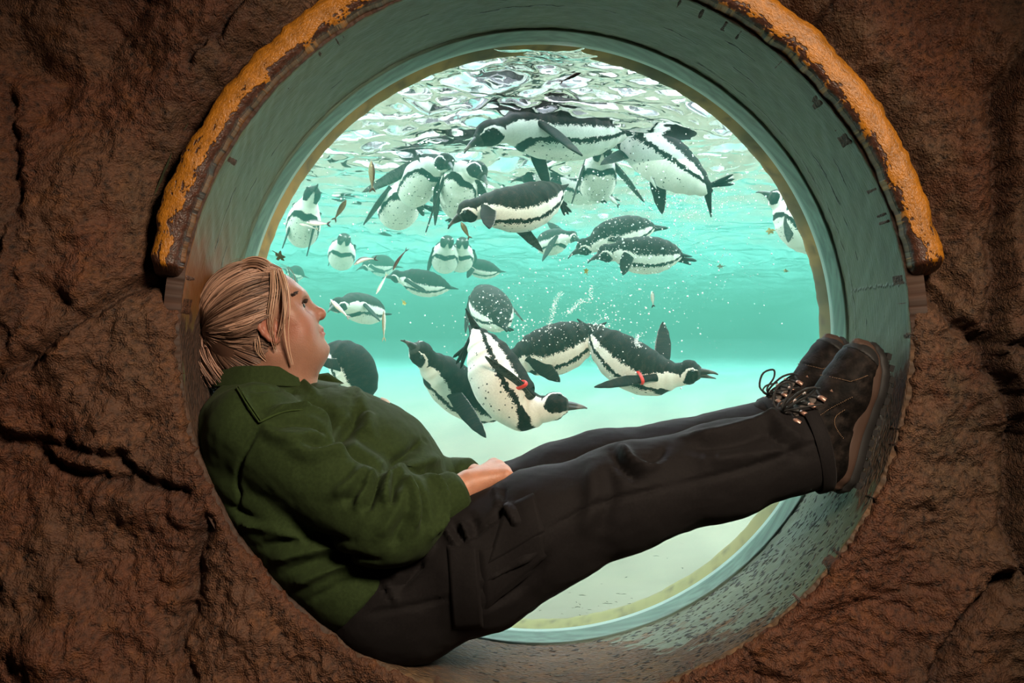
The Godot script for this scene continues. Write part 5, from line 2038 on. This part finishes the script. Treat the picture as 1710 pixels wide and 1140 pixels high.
func build_penguins():
	plumage_setup()
	penguin("large penguin at the water surface, highest of all, beak to the left, far flipper hanging",
		[[797, 236, 3.0], [822, 222, 3.02], [858, 216, 3.05], [905, 220, 3.1], [960, 222, 3.15], [1005, 222, 3.2], [1045, 224, 3.25]], Vector3(0.0, 0.95, 0.10), 0.98,
		[[0.38, 1, 970, 250, 2.93], [0.42, -1, 917, 318, 3.16]], {"tail": 0.05})
	penguin("penguin at the upper right, long pale belly slanting down to a pointed tail",
		[[1000, 222, 3.45], [1028, 222, 3.4], [1058, 232, 3.36], [1095, 255, 3.32], [1135, 284, 3.28], [1165, 305, 3.26], [1186, 322, 3.24]], Vector3(0.50, 0.76, -0.30), 0.98,
		[[0.34, -1, 1000, 262, 3.2], [0.5, -1, 1098, 352, 3.3]], {"tail_to": [1192, 362, 3.24], "tail": 0.09, "feet": [[1222, 300, 3.24]]})
	penguin("penguin in profile below the large surface one, dark back, beak to the left",
		[[768, 363, 2.9], [784, 353, 2.9], [806, 347, 2.9], [838, 348, 2.9], [872, 345, 2.92], [905, 332, 2.95], [938, 314, 3.0]], Vector3(-0.10, 0.90, 0.36), 0.82,
		[[0.27, 1, 810, 372, 2.76], [0.34, -1, 900, 416, 3.12]], {"feet": [[948, 356, 2.98], [940, 342, 3.04]], "tail": 0.05})
	penguin("front-facing penguin at the left of the surface group, long dark flipper stretched to the left",
		[[750, 276, 3.46], [742, 272, 3.5], [728, 276, 3.55], [708, 288, 3.60], [696, 308, 3.68], [690, 324, 3.78], [688, 334, 3.86]], Vector3(-0.15, 0.70, -0.70), 0.80,
		[[0.32, -1, 612, 326, 3.75], [0.34, 1, 724, 372, 3.55]], {"feet": [[735, 355, 3.9]]})
	penguin("pale bellied penguin half hidden behind the front-facing one with the long flipper",
		[[695, 290, 3.9], [690, 297, 3.92], [682, 310, 3.92], [673, 328, 3.94], [666, 345, 4.0], [661, 356, 4.08], [658, 363, 4.15]], Vector3(-0.25, 0.55, -0.80), 0.95,
		[[0.33, -1, 600, 368, 3.9], [0.36, 1, 702, 352, 3.85]], {"rows": 48, "sides": 28})
	penguin("front-facing penguin at the right of the surface group, head turned right, speckled white belly",
		[[806, 296, 3.42], [798, 286, 3.44], [784, 284, 3.48], [768, 298, 3.52], [766, 326, 3.60], [768, 346, 3.70], [769, 356, 3.78]], Vector3(0.10, 0.60, -0.75), 0.80,
		[[0.36, -1, 704, 384, 3.5], [0.36, 1, 822, 338, 3.6]], {"feet": [[750, 370, 3.8]]})
	penguin("front-facing penguin in the bubbles right of the surface group, both flippers spread wide and down",
		[[1006, 250, 3.42], [1005, 256, 3.46], [1003, 266, 3.52], [1000, 284, 3.58], [997, 302, 3.68], [996, 314, 3.78], [995, 320, 3.85]], Vector3(0.0, 0.6, -0.75), 0.80,
		[[0.34, -1, 948, 334, 3.5], [0.34, 1, 1082, 330, 3.5]], {"feet": [[1006, 338, 3.75], [990, 334, 3.8]]})
	penguin("penguin behind the profile one, only its dark back and pale flank showing under the surface",
		[[872, 298, 4.1], [888, 296, 4.1], [910, 298, 4.1], [945, 306, 4.15], [980, 316, 4.2], [1005, 324, 4.2], [1022, 330, 4.2]], Vector3(0.0, 0.95, 0.2), 0.85,
		[[0.34, 1, 905, 330, 4.0]], {"rows": 48, "sides": 28})
	penguin("penguin coming head on at the far left under the surface, both flippers pointing down",
		[[526, 316, 4.1], [523, 322, 4.12], [517, 336, 4.16], [510, 358, 4.22], [506, 380, 4.32], [504, 394, 4.42], [503, 402, 4.5]], Vector3(0.05, 0.7, -0.6), 0.84,
		[[0.34, -1, 478, 418, 4.3], [0.36, 1, 506, 424, 4.2]], {"rows": 48, "sides": 28})
	penguin("small distant penguin coming head on, above the curved silver fish on the left",
		[[576, 398, 5.0], [574, 402, 5.05], [572, 411, 5.1], [571, 423, 5.2], [570, 433, 5.3], [570, 440, 5.4]], Vector3(0.0, 0.7, -0.6), 0.82,
		[[0.34, -1, 553, 448, 5.3], [0.36, 1, 589, 430, 5.3]], {"rows": 40, "sides": 24, "far": true})
	penguin("distant head-on penguin in the middle, left one of two side by side",
		[[748, 402, 4.9], [746, 406, 4.95], [744, 416, 5.0], [743, 428, 5.1], [743, 438, 5.2], [743, 444, 5.3]], Vector3(0.0, 0.7, -0.6), 0.82,
		[[0.34, -1, 708, 453, 5.2]], {"rows": 40, "sides": 24, "far": true})
	penguin("distant head-on penguin in the middle, right one of two side by side",
		[[772, 404, 5.0], [772, 408, 5.05], [771, 417, 5.1], [770, 428, 5.2], [769, 437, 5.3], [769, 442, 5.4]], Vector3(0.0, 0.7, -0.6), 0.78,
		[[0.36, 1, 796, 438, 5.3]], {"rows": 40, "sides": 24, "far": true})
	penguin("distant penguin swimming level below the pair of head-on ones, pale end on the right",
		[[768, 449, 5.4], [776, 446, 5.4], [787, 445, 5.4], [800, 447, 5.4], [814, 450, 5.4], [826, 452, 5.4], [836, 453, 5.4]], Vector3(-0.1, 0.85, 0.4), 0.62,
		[[0.34, 1, 778, 460, 5.3]], {"rows": 40, "sides": 24, "far": true})
	penguin("hazy penguin swimming left in mid water, above the thin hanging fish",
		[[653, 462, 4.9], [664, 462, 4.9], [680, 465, 4.9], [700, 470, 4.9], [720, 474, 4.9], [736, 477, 4.9], [752, 480, 4.9]], Vector3(0.0, 0.9, 0.35), 0.78,
		[[0.34, 1, 712, 486, 4.8], [0.34, -1, 730, 466, 5.0]], {"rows": 48, "sides": 28, "far": true})
	penguin("hazy penguin swimming left in front of the keeper's nose, flipper swept back",
		[[556, 514, 4.2], [567, 509, 4.25], [580, 508, 4.3], [596, 511, 4.4], [612, 515, 4.5], [625, 519, 4.6], [637, 521, 4.7]], Vector3(0.0, 0.88, 0.42), 0.80,
		[[0.36, 1, 634, 529, 4.25]], {"rows": 56, "sides": 32, "feet": [[650, 524, 4.7]]})
	penguin("very faint far penguin just above the keeper's forehead",
		[[478, 450, 6.2], [484, 452, 6.2], [492, 455, 6.2], [500, 458, 6.2], [508, 461, 6.2]], Vector3(0.0, 0.9, 0.3), 0.6,
		[[0.34, 1, 496, 470, 6.1]], {"rows": 32, "sides": 20, "far": true})
	penguin("very faint far penguin left of the two head-on ones, level in the haze",
		[[606, 446, 6.6], [616, 443, 6.6], [632, 442, 6.6], [648, 443, 6.6], [662, 445, 6.6]], Vector3(0.0, 0.9, 0.35), 0.85,
		[[0.34, 1, 640, 455, 6.5]], {"rows": 32, "sides": 20, "far": true})
	penguin("upper penguin of the bubbly pair in the middle right, dark back, beak to the left",
		[[965, 419, 3.75], [978, 412, 3.75], [996, 405, 3.75], [1022, 394, 3.78], [1052, 385, 3.8], [1076, 380, 3.82], [1092, 379, 3.84]], Vector3(-0.20, 0.90, 0.36), 0.80,
		[[0.34, 1, 1060, 404, 3.62]], {"feet": [[1112, 380, 3.84]]})
	penguin("lower penguin of the bubbly pair in the middle right, white belly, tail to the right",
		[[1000, 428, 3.55], [1014, 423, 3.55], [1032, 421, 3.55], [1060, 424, 3.55], [1094, 424, 3.56], [1120, 424, 3.58], [1138, 426, 3.6]], Vector3(0.05, 0.90, 0.30), 0.80,
		[[0.34, 1, 1036, 452, 3.45]], {"feet": [[1160, 434, 3.6], [1152, 440, 3.6]]})
	penguin("penguin at the right edge of the pane, half hidden by the stained rim",
		[[1284, 326, 3.7], [1292, 330, 3.7], [1302, 340, 3.7], [1316, 358, 3.7], [1334, 380, 3.7], [1350, 402, 3.72], [1362, 420, 3.75]], Vector3(0.70, 0.60, -0.05), 0.84,
		[[0.32, 1, 1308, 404, 3.65]], {})
	penguin("round dark-backed penguin seen from behind above the foreground group, both flippers out",
		[[803, 489, 4.0], [806, 493, 3.92], [812, 502, 3.84], [820, 513, 3.75], [829, 526, 3.66], [836, 536, 3.60], [841, 543, 3.56]], Vector3(0.12, 0.55, 0.80), 0.88,
		[[0.34, 1, 768, 554, 3.75], [0.34, -1, 880, 530, 3.8]], {"feet": [[852, 552, 3.55]]})
	penguin("foreground penguin pointing its beak up to the left, flipper hanging straight down",
		[[690, 580, 3.05], [704, 592, 3.08], [724, 612, 3.12], [752, 638, 3.16], [786, 662, 3.2], [818, 680, 3.26], [846, 690, 3.3]], Vector3(0.45, 0.72, 0.50), 0.90,
		[[0.44, 0, 803, 728, 2.98, Vector3(1, 0.3, -0.1)], [0.40, 0, 764, 684, 3.34]], {"sides": 48, "rows": 100, "twist": 0.0})
	penguin("white-bellied foreground penguin curling down head first, tail up, red flipper tag",
		[[948, 678, 2.72], [930, 678, 2.72], [906, 683, 2.73], [872, 680, 2.75], [840, 642, 2.76], [816, 592, 2.78], [794, 548, 2.80]], Vector3(0.80, 0.30, -0.40), 0.92,
		[[0.33, 0, 822, 586, 2.64], [0.34, 0, 850, 596, 2.98]], {"sides": 48, "rows": 110, "tail_to": [779, 518, 2.8], "tail": 0.075, "feet": [[786, 552, 2.86], [764, 604, 2.84]], "tag": 0, "open": 0.008})
	penguin("dark penguin in the middle of the foreground group, feet stretched out behind to the right",
		[[838, 618, 3.05], [852, 606, 3.05], [872, 597, 3.05], [904, 588, 3.05], [940, 576, 3.05], [972, 562, 3.06], [996, 548, 3.08]], Vector3(-0.10, 0.92, 0.36), 0.92,
		[[0.34, 1, 928, 638, 2.95], [0.34, -1, 935, 540, 3.2]], {"sides": 48, "rows": 100, "feet": [[1030, 574, 3.02], [1026, 558, 3.1]], "tail": 0.05})
	penguin("foreground penguin at the right with open beak and one raised flipper, red flipper tag",
		[[1170, 623, 2.92], [1152, 622, 2.93], [1126, 626, 2.94], [1090, 624, 2.96], [1050, 604, 2.98], [1016, 578, 3.0], [984, 550, 3.04]], Vector3(0.30, 0.88, 0.34), 0.88,
		[[0.34, 1, 1114, 532, 3.1], [0.36, -1, 996, 642, 2.86]], {"sides": 48, "rows": 100, "open": 0.022, "tag": 1})
	penguin("dark penguin diving behind the keeper's chin and shoulder, back arched",
		[[588, 690, 3.15], [597, 668, 3.15], [599, 642, 3.15], [590, 614, 3.15], [574, 596, 3.15], [560, 586, 3.16], [550, 580, 3.18]], Vector3(0.72, 0.45, 0.45), 0.84,
		[[0.5, 1, 532, 606, 3.0]], {"feet": [[534, 584, 3.2]]})
	penguin("small hazy penguin under the profile one, wings raised and lowered, head to the right",
		[[962, 399, 4.5], [955, 396, 4.5], [946, 396, 4.5], [932, 400, 4.52], [918, 404, 4.55], [906, 408, 4.6], [898, 410, 4.62]], Vector3(0.0, 0.9, 0.2), 0.70,
		[[0.36, -1, 906, 432, 4.4], [0.36, 1, 914, 366, 4.65]], {"rows": 40, "sides": 24, "far": true})

# ---------------------------------------------------------------- fish, leaves, bubbles
func fish(label: String, ends: Array, d: float, thick: float, back: Color, belly: Color, roll: float, bend := 0.0):
	# ends: nose and tail in pixels
	var a := P(ends[0], ends[1], d)
	var e := P(ends[2], ends[3], d + 0.02)
	var mid := (a + e) * 0.5
	var o := thing("small_fish", label, "fish", mid, "small feed fish drifting in the pool")
	var x := (a - e).normalized()
	var up := Vector3(-x.y, x.x, 0).normalized()
	if up.y < 0.0: up = -up
	up = up.rotated(x, roll)
	var side := x.cross(up)
	var len := a.distance_to(e)
	var b := Buf.new()
	var n := 24
	var sides := 14
	for j in n + 1:
		var t := float(j) / n
		var r := sample([[0.0, 0.12], [0.06, 0.45], [0.2, 0.85], [0.38, 1.0], [0.6, 0.82], [0.8, 0.45], [0.92, 0.24], [1.0, 0.2]], t) * thick
		var c := a.lerp(e, t * 0.88) - mid + up * bend * sin(t * PI) * len
		for i in sides + 1:
			var an := TAU * (i % sides) / sides
			var col := belly.lerp(back, smoothstep(0.0, 0.5, cos(an)))
			col = col * (0.85 + 0.3 * absf(sin(t * 47.0 + an * 3.0)))
			b.add(c + (up * cos(an) + side * sin(an) * 0.55) * r, Vector2(float(i) / sides, t), col)
		b.weld.append(b.v.size() - 1); b.weld.append(b.v.size() - 1 - sides)
	b.grid(0, n + 1, sides + 1, true)
	var m := b.add(a - mid + x * thick * 0.25, Vector2.ZERO, back)
	for i in sides: b.tri(m, i, i + 1)
	var fm := mat(Color.WHITE, 0.3, "fish scales")
	fm.vertex_color_use_as_albedo = true
	fm.metallic = 0.15
	part("body", b.mesh(), fm, o)
	b = Buf.new()
	var root := e.lerp(a, 0.14) - mid
	for s in [-1.0, 1.0]:
		b.tube([root, root - x * len * 0.07 + up * s * thick * 0.5, root - x * len * 0.15 + up * s * thick * 0.95], [thick * 0.22, thick * 0.22, thick * 0.03], 8, up, 1.4)
	part("tail_fin", b.mesh(), mat(back.linear_to_srgb() * 1.1, 0.5, "fish fin"), o)
	b = Buf.new()
	for s in [-1.0, 1.0]: ball(b, a - mid - x * len * 0.09 + side * s * thick * 0.34 + up * thick * 0.12, thick * 0.16, 6)
	part("eye", b.mesh(), eye_m, o)

func leaf(label: String, px: float, py: float, d: float, size: float, col: Color, sd: int):
	var at := P(px, py, d)
	var o := thing("fallen_leaf", label, "leaf", at, "leaves drifting in the pool")
	var rng := RandomNumberGenerator.new()
	rng.seed = sd
	var turn := Basis.from_euler(Vector3(rng.randf() * 6.0, rng.randf() * 6.0, rng.randf() * 6.0))
	turn = Basis(Vector3(1, 0, 0), rng.randf_range(-0.6, 0.6)) * Basis(Vector3(0, 0, 1), rng.randf() * 6.0)
	var b := Buf.new()
	var n := 30
	for s in 2:
		var c := b.add(turn * Vector3(0, 0, 0.0008 * (1 - 2 * s)))
		for i in n + 1:
			var a := TAU * i / n
			var r := size * (0.50 + 0.50 * pow(absf(cos(a * 2.5)), 1.5)) * (0.9 + 0.1 * sin(a * 11.0))
			b.add(turn * Vector3(cos(a) * r, sin(a) * r * 0.8, 0.25 * r * sin(a * 2.0 + sd) + 0.0006 * (1 - 2 * s)))
		for i in n:
			if s == 0: b.tri(c, c + 1 + i, c + 2 + i)
			else: b.tri(c, c + 2 + i, c + 1 + i)
	part("blade", b.mesh(), mat(col, 0.7, "leaf"), o)
	b = Buf.new()
	b.tube([turn * Vector3(0, 0, 0), turn * Vector3(-size * 0.9, -size * 0.2, 0.004), turn * Vector3(-size * 1.3, -size * 0.5, 0.002)], [0.0016, 0.0012, 0.0008], 6)
	part("stalk", b.mesh(), mat(col * 0.8, 0.7, "leaf stalk"), o)

func build_small_things():
	var olive := lin(0.30, 0.27, 0.18)
	var brown := lin(0.27, 0.17, 0.11)
	var dark := lin(0.13, 0.11, 0.10)
	var silver := lin(0.93, 0.94, 0.92)
	var tan := lin(0.64, 0.61, 0.50)
	fish("brown fish hanging upright beside the dark flippers of the surface group", [620, 269, 622, 321], 2.75, 0.0095, brown, tan, 0.3)
	fish("olive fish slanting up to the right of the silver one under the far left penguin", [578, 334, 557, 369], 2.75, 0.0082, olive, lin(0.5, 0.47, 0.36), 0.2)
	fish("plump speckled silver fish lying level in front of the far left penguin", [512, 371, 552, 374], 2.70, 0.0090, dark, silver, 0.3)
	fish("thin pale fish just under the plump speckled one on the left", [500, 374, 532, 383], 2.72, 0.0042, tan, silver, 0.2)
	fish("olive fish under the beak of the profile penguin", [770, 371, 785, 399], 2.7, 0.0075, olive, lin(0.55, 0.55, 0.42), 0.2)
	fish("curved dark-backed fish with silver belly left of the thin wriggling one", [591, 442, 630, 431], 2.7, 0.0072, dark, silver, 0.1, 0.12)
	fish("thin black wriggling fish slanting up right of the curved one", [656, 451, 681, 414], 2.7, 0.0048, dark, brown, 0.2, 0.05)
	fish("thin pale fish hanging below the black wriggling one", [628, 491, 647, 456], 2.9, 0.0048, tan, silver, 0.2)
	fish("bright white fish with dark edge in front of the keeper's eyes", [552, 500, 584, 532], 2.55, 0.0075, lin(0.55, 0.56, 0.55), lin(0.97, 0.97, 0.96), 0.9)
	fish("pale slender fish hanging upright right of the bright white one", [641, 519, 641, 570], 2.8, 0.0062, tan, silver, 0.6)
	fish("small silver fish hanging alone above the raised flipper on the right", [1089, 486, 1091, 513], 2.9, 0.0072, dark, silver, 0.6)
	fish("small dark fish under the belly of the right surface penguin", [1087, 295, 1098, 319], 3.0, 0.0068, dark, silver, 0.2)
	fish("tiny black and white fish at the feet of the spread-flippered penguin", [1018, 327, 1034, 344], 3.0, 0.0085, dark, silver, 0.4)
	fish("thin dark fish high up in the bright surface glare", [973, 119, 934, 138], 2.62, 0.0048, brown, dark, 0.2)
	leaf("pale yellow leaf near the right edge, below the half hidden penguin", 1286, 386, 3.2, 0.016, Color(0.72, 0.62, 0.36), 1)
	leaf("small yellow leaf below the bubbly pair of penguins", 979, 452, 3.3, 0.012, Color(0.76, 0.66, 0.25), 2)
	leaf("small yellow leaf right of the hazy penguin at the keeper's nose", 675, 506, 3.3, 0.010, Color(0.72, 0.66, 0.32), 3)
	leaf("brown leaf in open water right of the bubbly pair", 1203, 445, 3.6, 0.013, Color(0.42, 0.42, 0.30), 4)
	leaf("ragged dark green leaf scrap just above the keeper's hair", 468, 428, 2.55, 0.018, Color(0.33, 0.33, 0.22), 5)
	leaf("pale leaf in open water near the right edge of the pane", 1312, 452, 3.6, 0.010, Color(0.66, 0.64, 0.42), 6)
	# bubbles
	var rng := RandomNumberGenerator.new()
	rng.seed = 77
	var at := []
	var clouds := [[1045, 415, 70, 26, 3.35, 0.25, 240], [880, 560, 55, 26, 2.95, 0.05, 150], [826, 516, 24, 22, 3.5, 0.1, 60], [1010, 540, 60, 45, 3.0, 0.2, 160], [1130, 480, 90, 70, 3.2, 0.4, 190], [1170, 250, 90, 70, 3.2, 0.4, 260], [1150, 335, 55, 24, 3.5, 0.2, 420], [1010, 300, 60, 45, 3.4, 0.2, 200], [640, 330, 90, 40, 3.4, 0.5, 60], [905, 480, 110, 60, 3.4, 0.4, 120], [800, 300, 120, 60, 3.2, 0.4, 110], [1000, 545, 14, 12, 3.05, 0.05, 90]]
	for c in clouds:
		for i in int(c[6] * 1.7): at.append([c[0] + rng.randfn() * c[2], c[1] + rng.randfn() * c[3], c[4] + rng.randf_range(-1, 1) * c[5], pow(rng.randf(), 3.5)])
	var trails := [[[938, 488], [926, 505], [924, 520], [916, 546]], [[988, 478], [984, 500], [966, 506], [956, 516], [948, 522]], [[1066, 560], [1062, 572], [1068, 578]]]
	for t in trails:
		var pts := []
		for q in t: pts.append(Vector2(q[0], q[1]))
		var c := curve(pts, 60)
		for i in 60:
			for k in 3: at.append([c[i].x + rng.randfn() * 2.2, c[i].y + rng.randfn() * 2.2, 2.9 + rng.randfn() * 0.03, 0.22 * rng.randf()])
	var b := Buf.new()
	ball(b, Vector3.ZERO, 1.0, 5)
	var mm := MultiMesh.new()
	mm.transform_format = MultiMesh.TRANSFORM_3D
	mm.mesh = b.mesh()
	var keep := []
	for q in at:
		var p := P(q[0], q[1], maxf(q[2], 2.5))
		if p.y > LEVEL - 0.05: continue
		keep.append(Transform3D(Basis().scaled(Vector3.ONE * (0.0008 + 0.0024 * q[3])), p))
	mm.instance_count = keep.size()
	for i in keep.size(): mm.set_instance_transform(i, keep[i])
	var o := MultiMeshInstance3D.new()
	o.name = "bubbles"
	o.multimesh = mm
	var wm := mat(Color(0.97, 0.98, 0.97), 0.2, "air bubbles")
	o.material_override = wm
	add_child(o)
	tag(o, "clouds and trails of fine white air bubbles among the penguins", "bubbles", "", "stuff")
	# needles and bits on the pool bed near the pane
	b = Buf.new()
	b.tube([Vector3(-0.5, 0, 0), Vector3(0, 0.12, 0.1), Vector3(0.5, 0, 0)], [0.05, 0.09, 0.03], 6)
	mm = MultiMesh.new()
	mm.transform_format = MultiMesh.TRANSFORM_3D
	mm.mesh = b.mesh()
	mm.instance_count = 110
	for i in 110:
		var near := rng.randf() < 0.6
		var x := 0.27 + rng.randfn() * 0.10 if near else rng.randf_range(-0.5, 0.7)
		var z := -2.56 + rng.randfn() * 0.05 if near else -rng.randf_range(2.46, 3.6)
		z = minf(z, -2.45)
		var s := rng.randf_range(0.004, 0.020)
		mm.set_instance_transform(i, Transform3D(Basis(Vector3.UP, rng.randf() * TAU).scaled(Vector3(s, s * 0.5, s * 0.7)), Vector3(x, bed_height(x, z) + 0.013, z)))
	o = MultiMeshInstance3D.new()
	o.name = "bed_litter"
	o.multimesh = mm
	o.material_override = mat(Color(0.26, 0.19, 0.10), 0.9, "plant litter")
	add_child(o)
	tag(o, "dark needles and bits lying on the pale bed near the pane", "litter", "", "stuff")
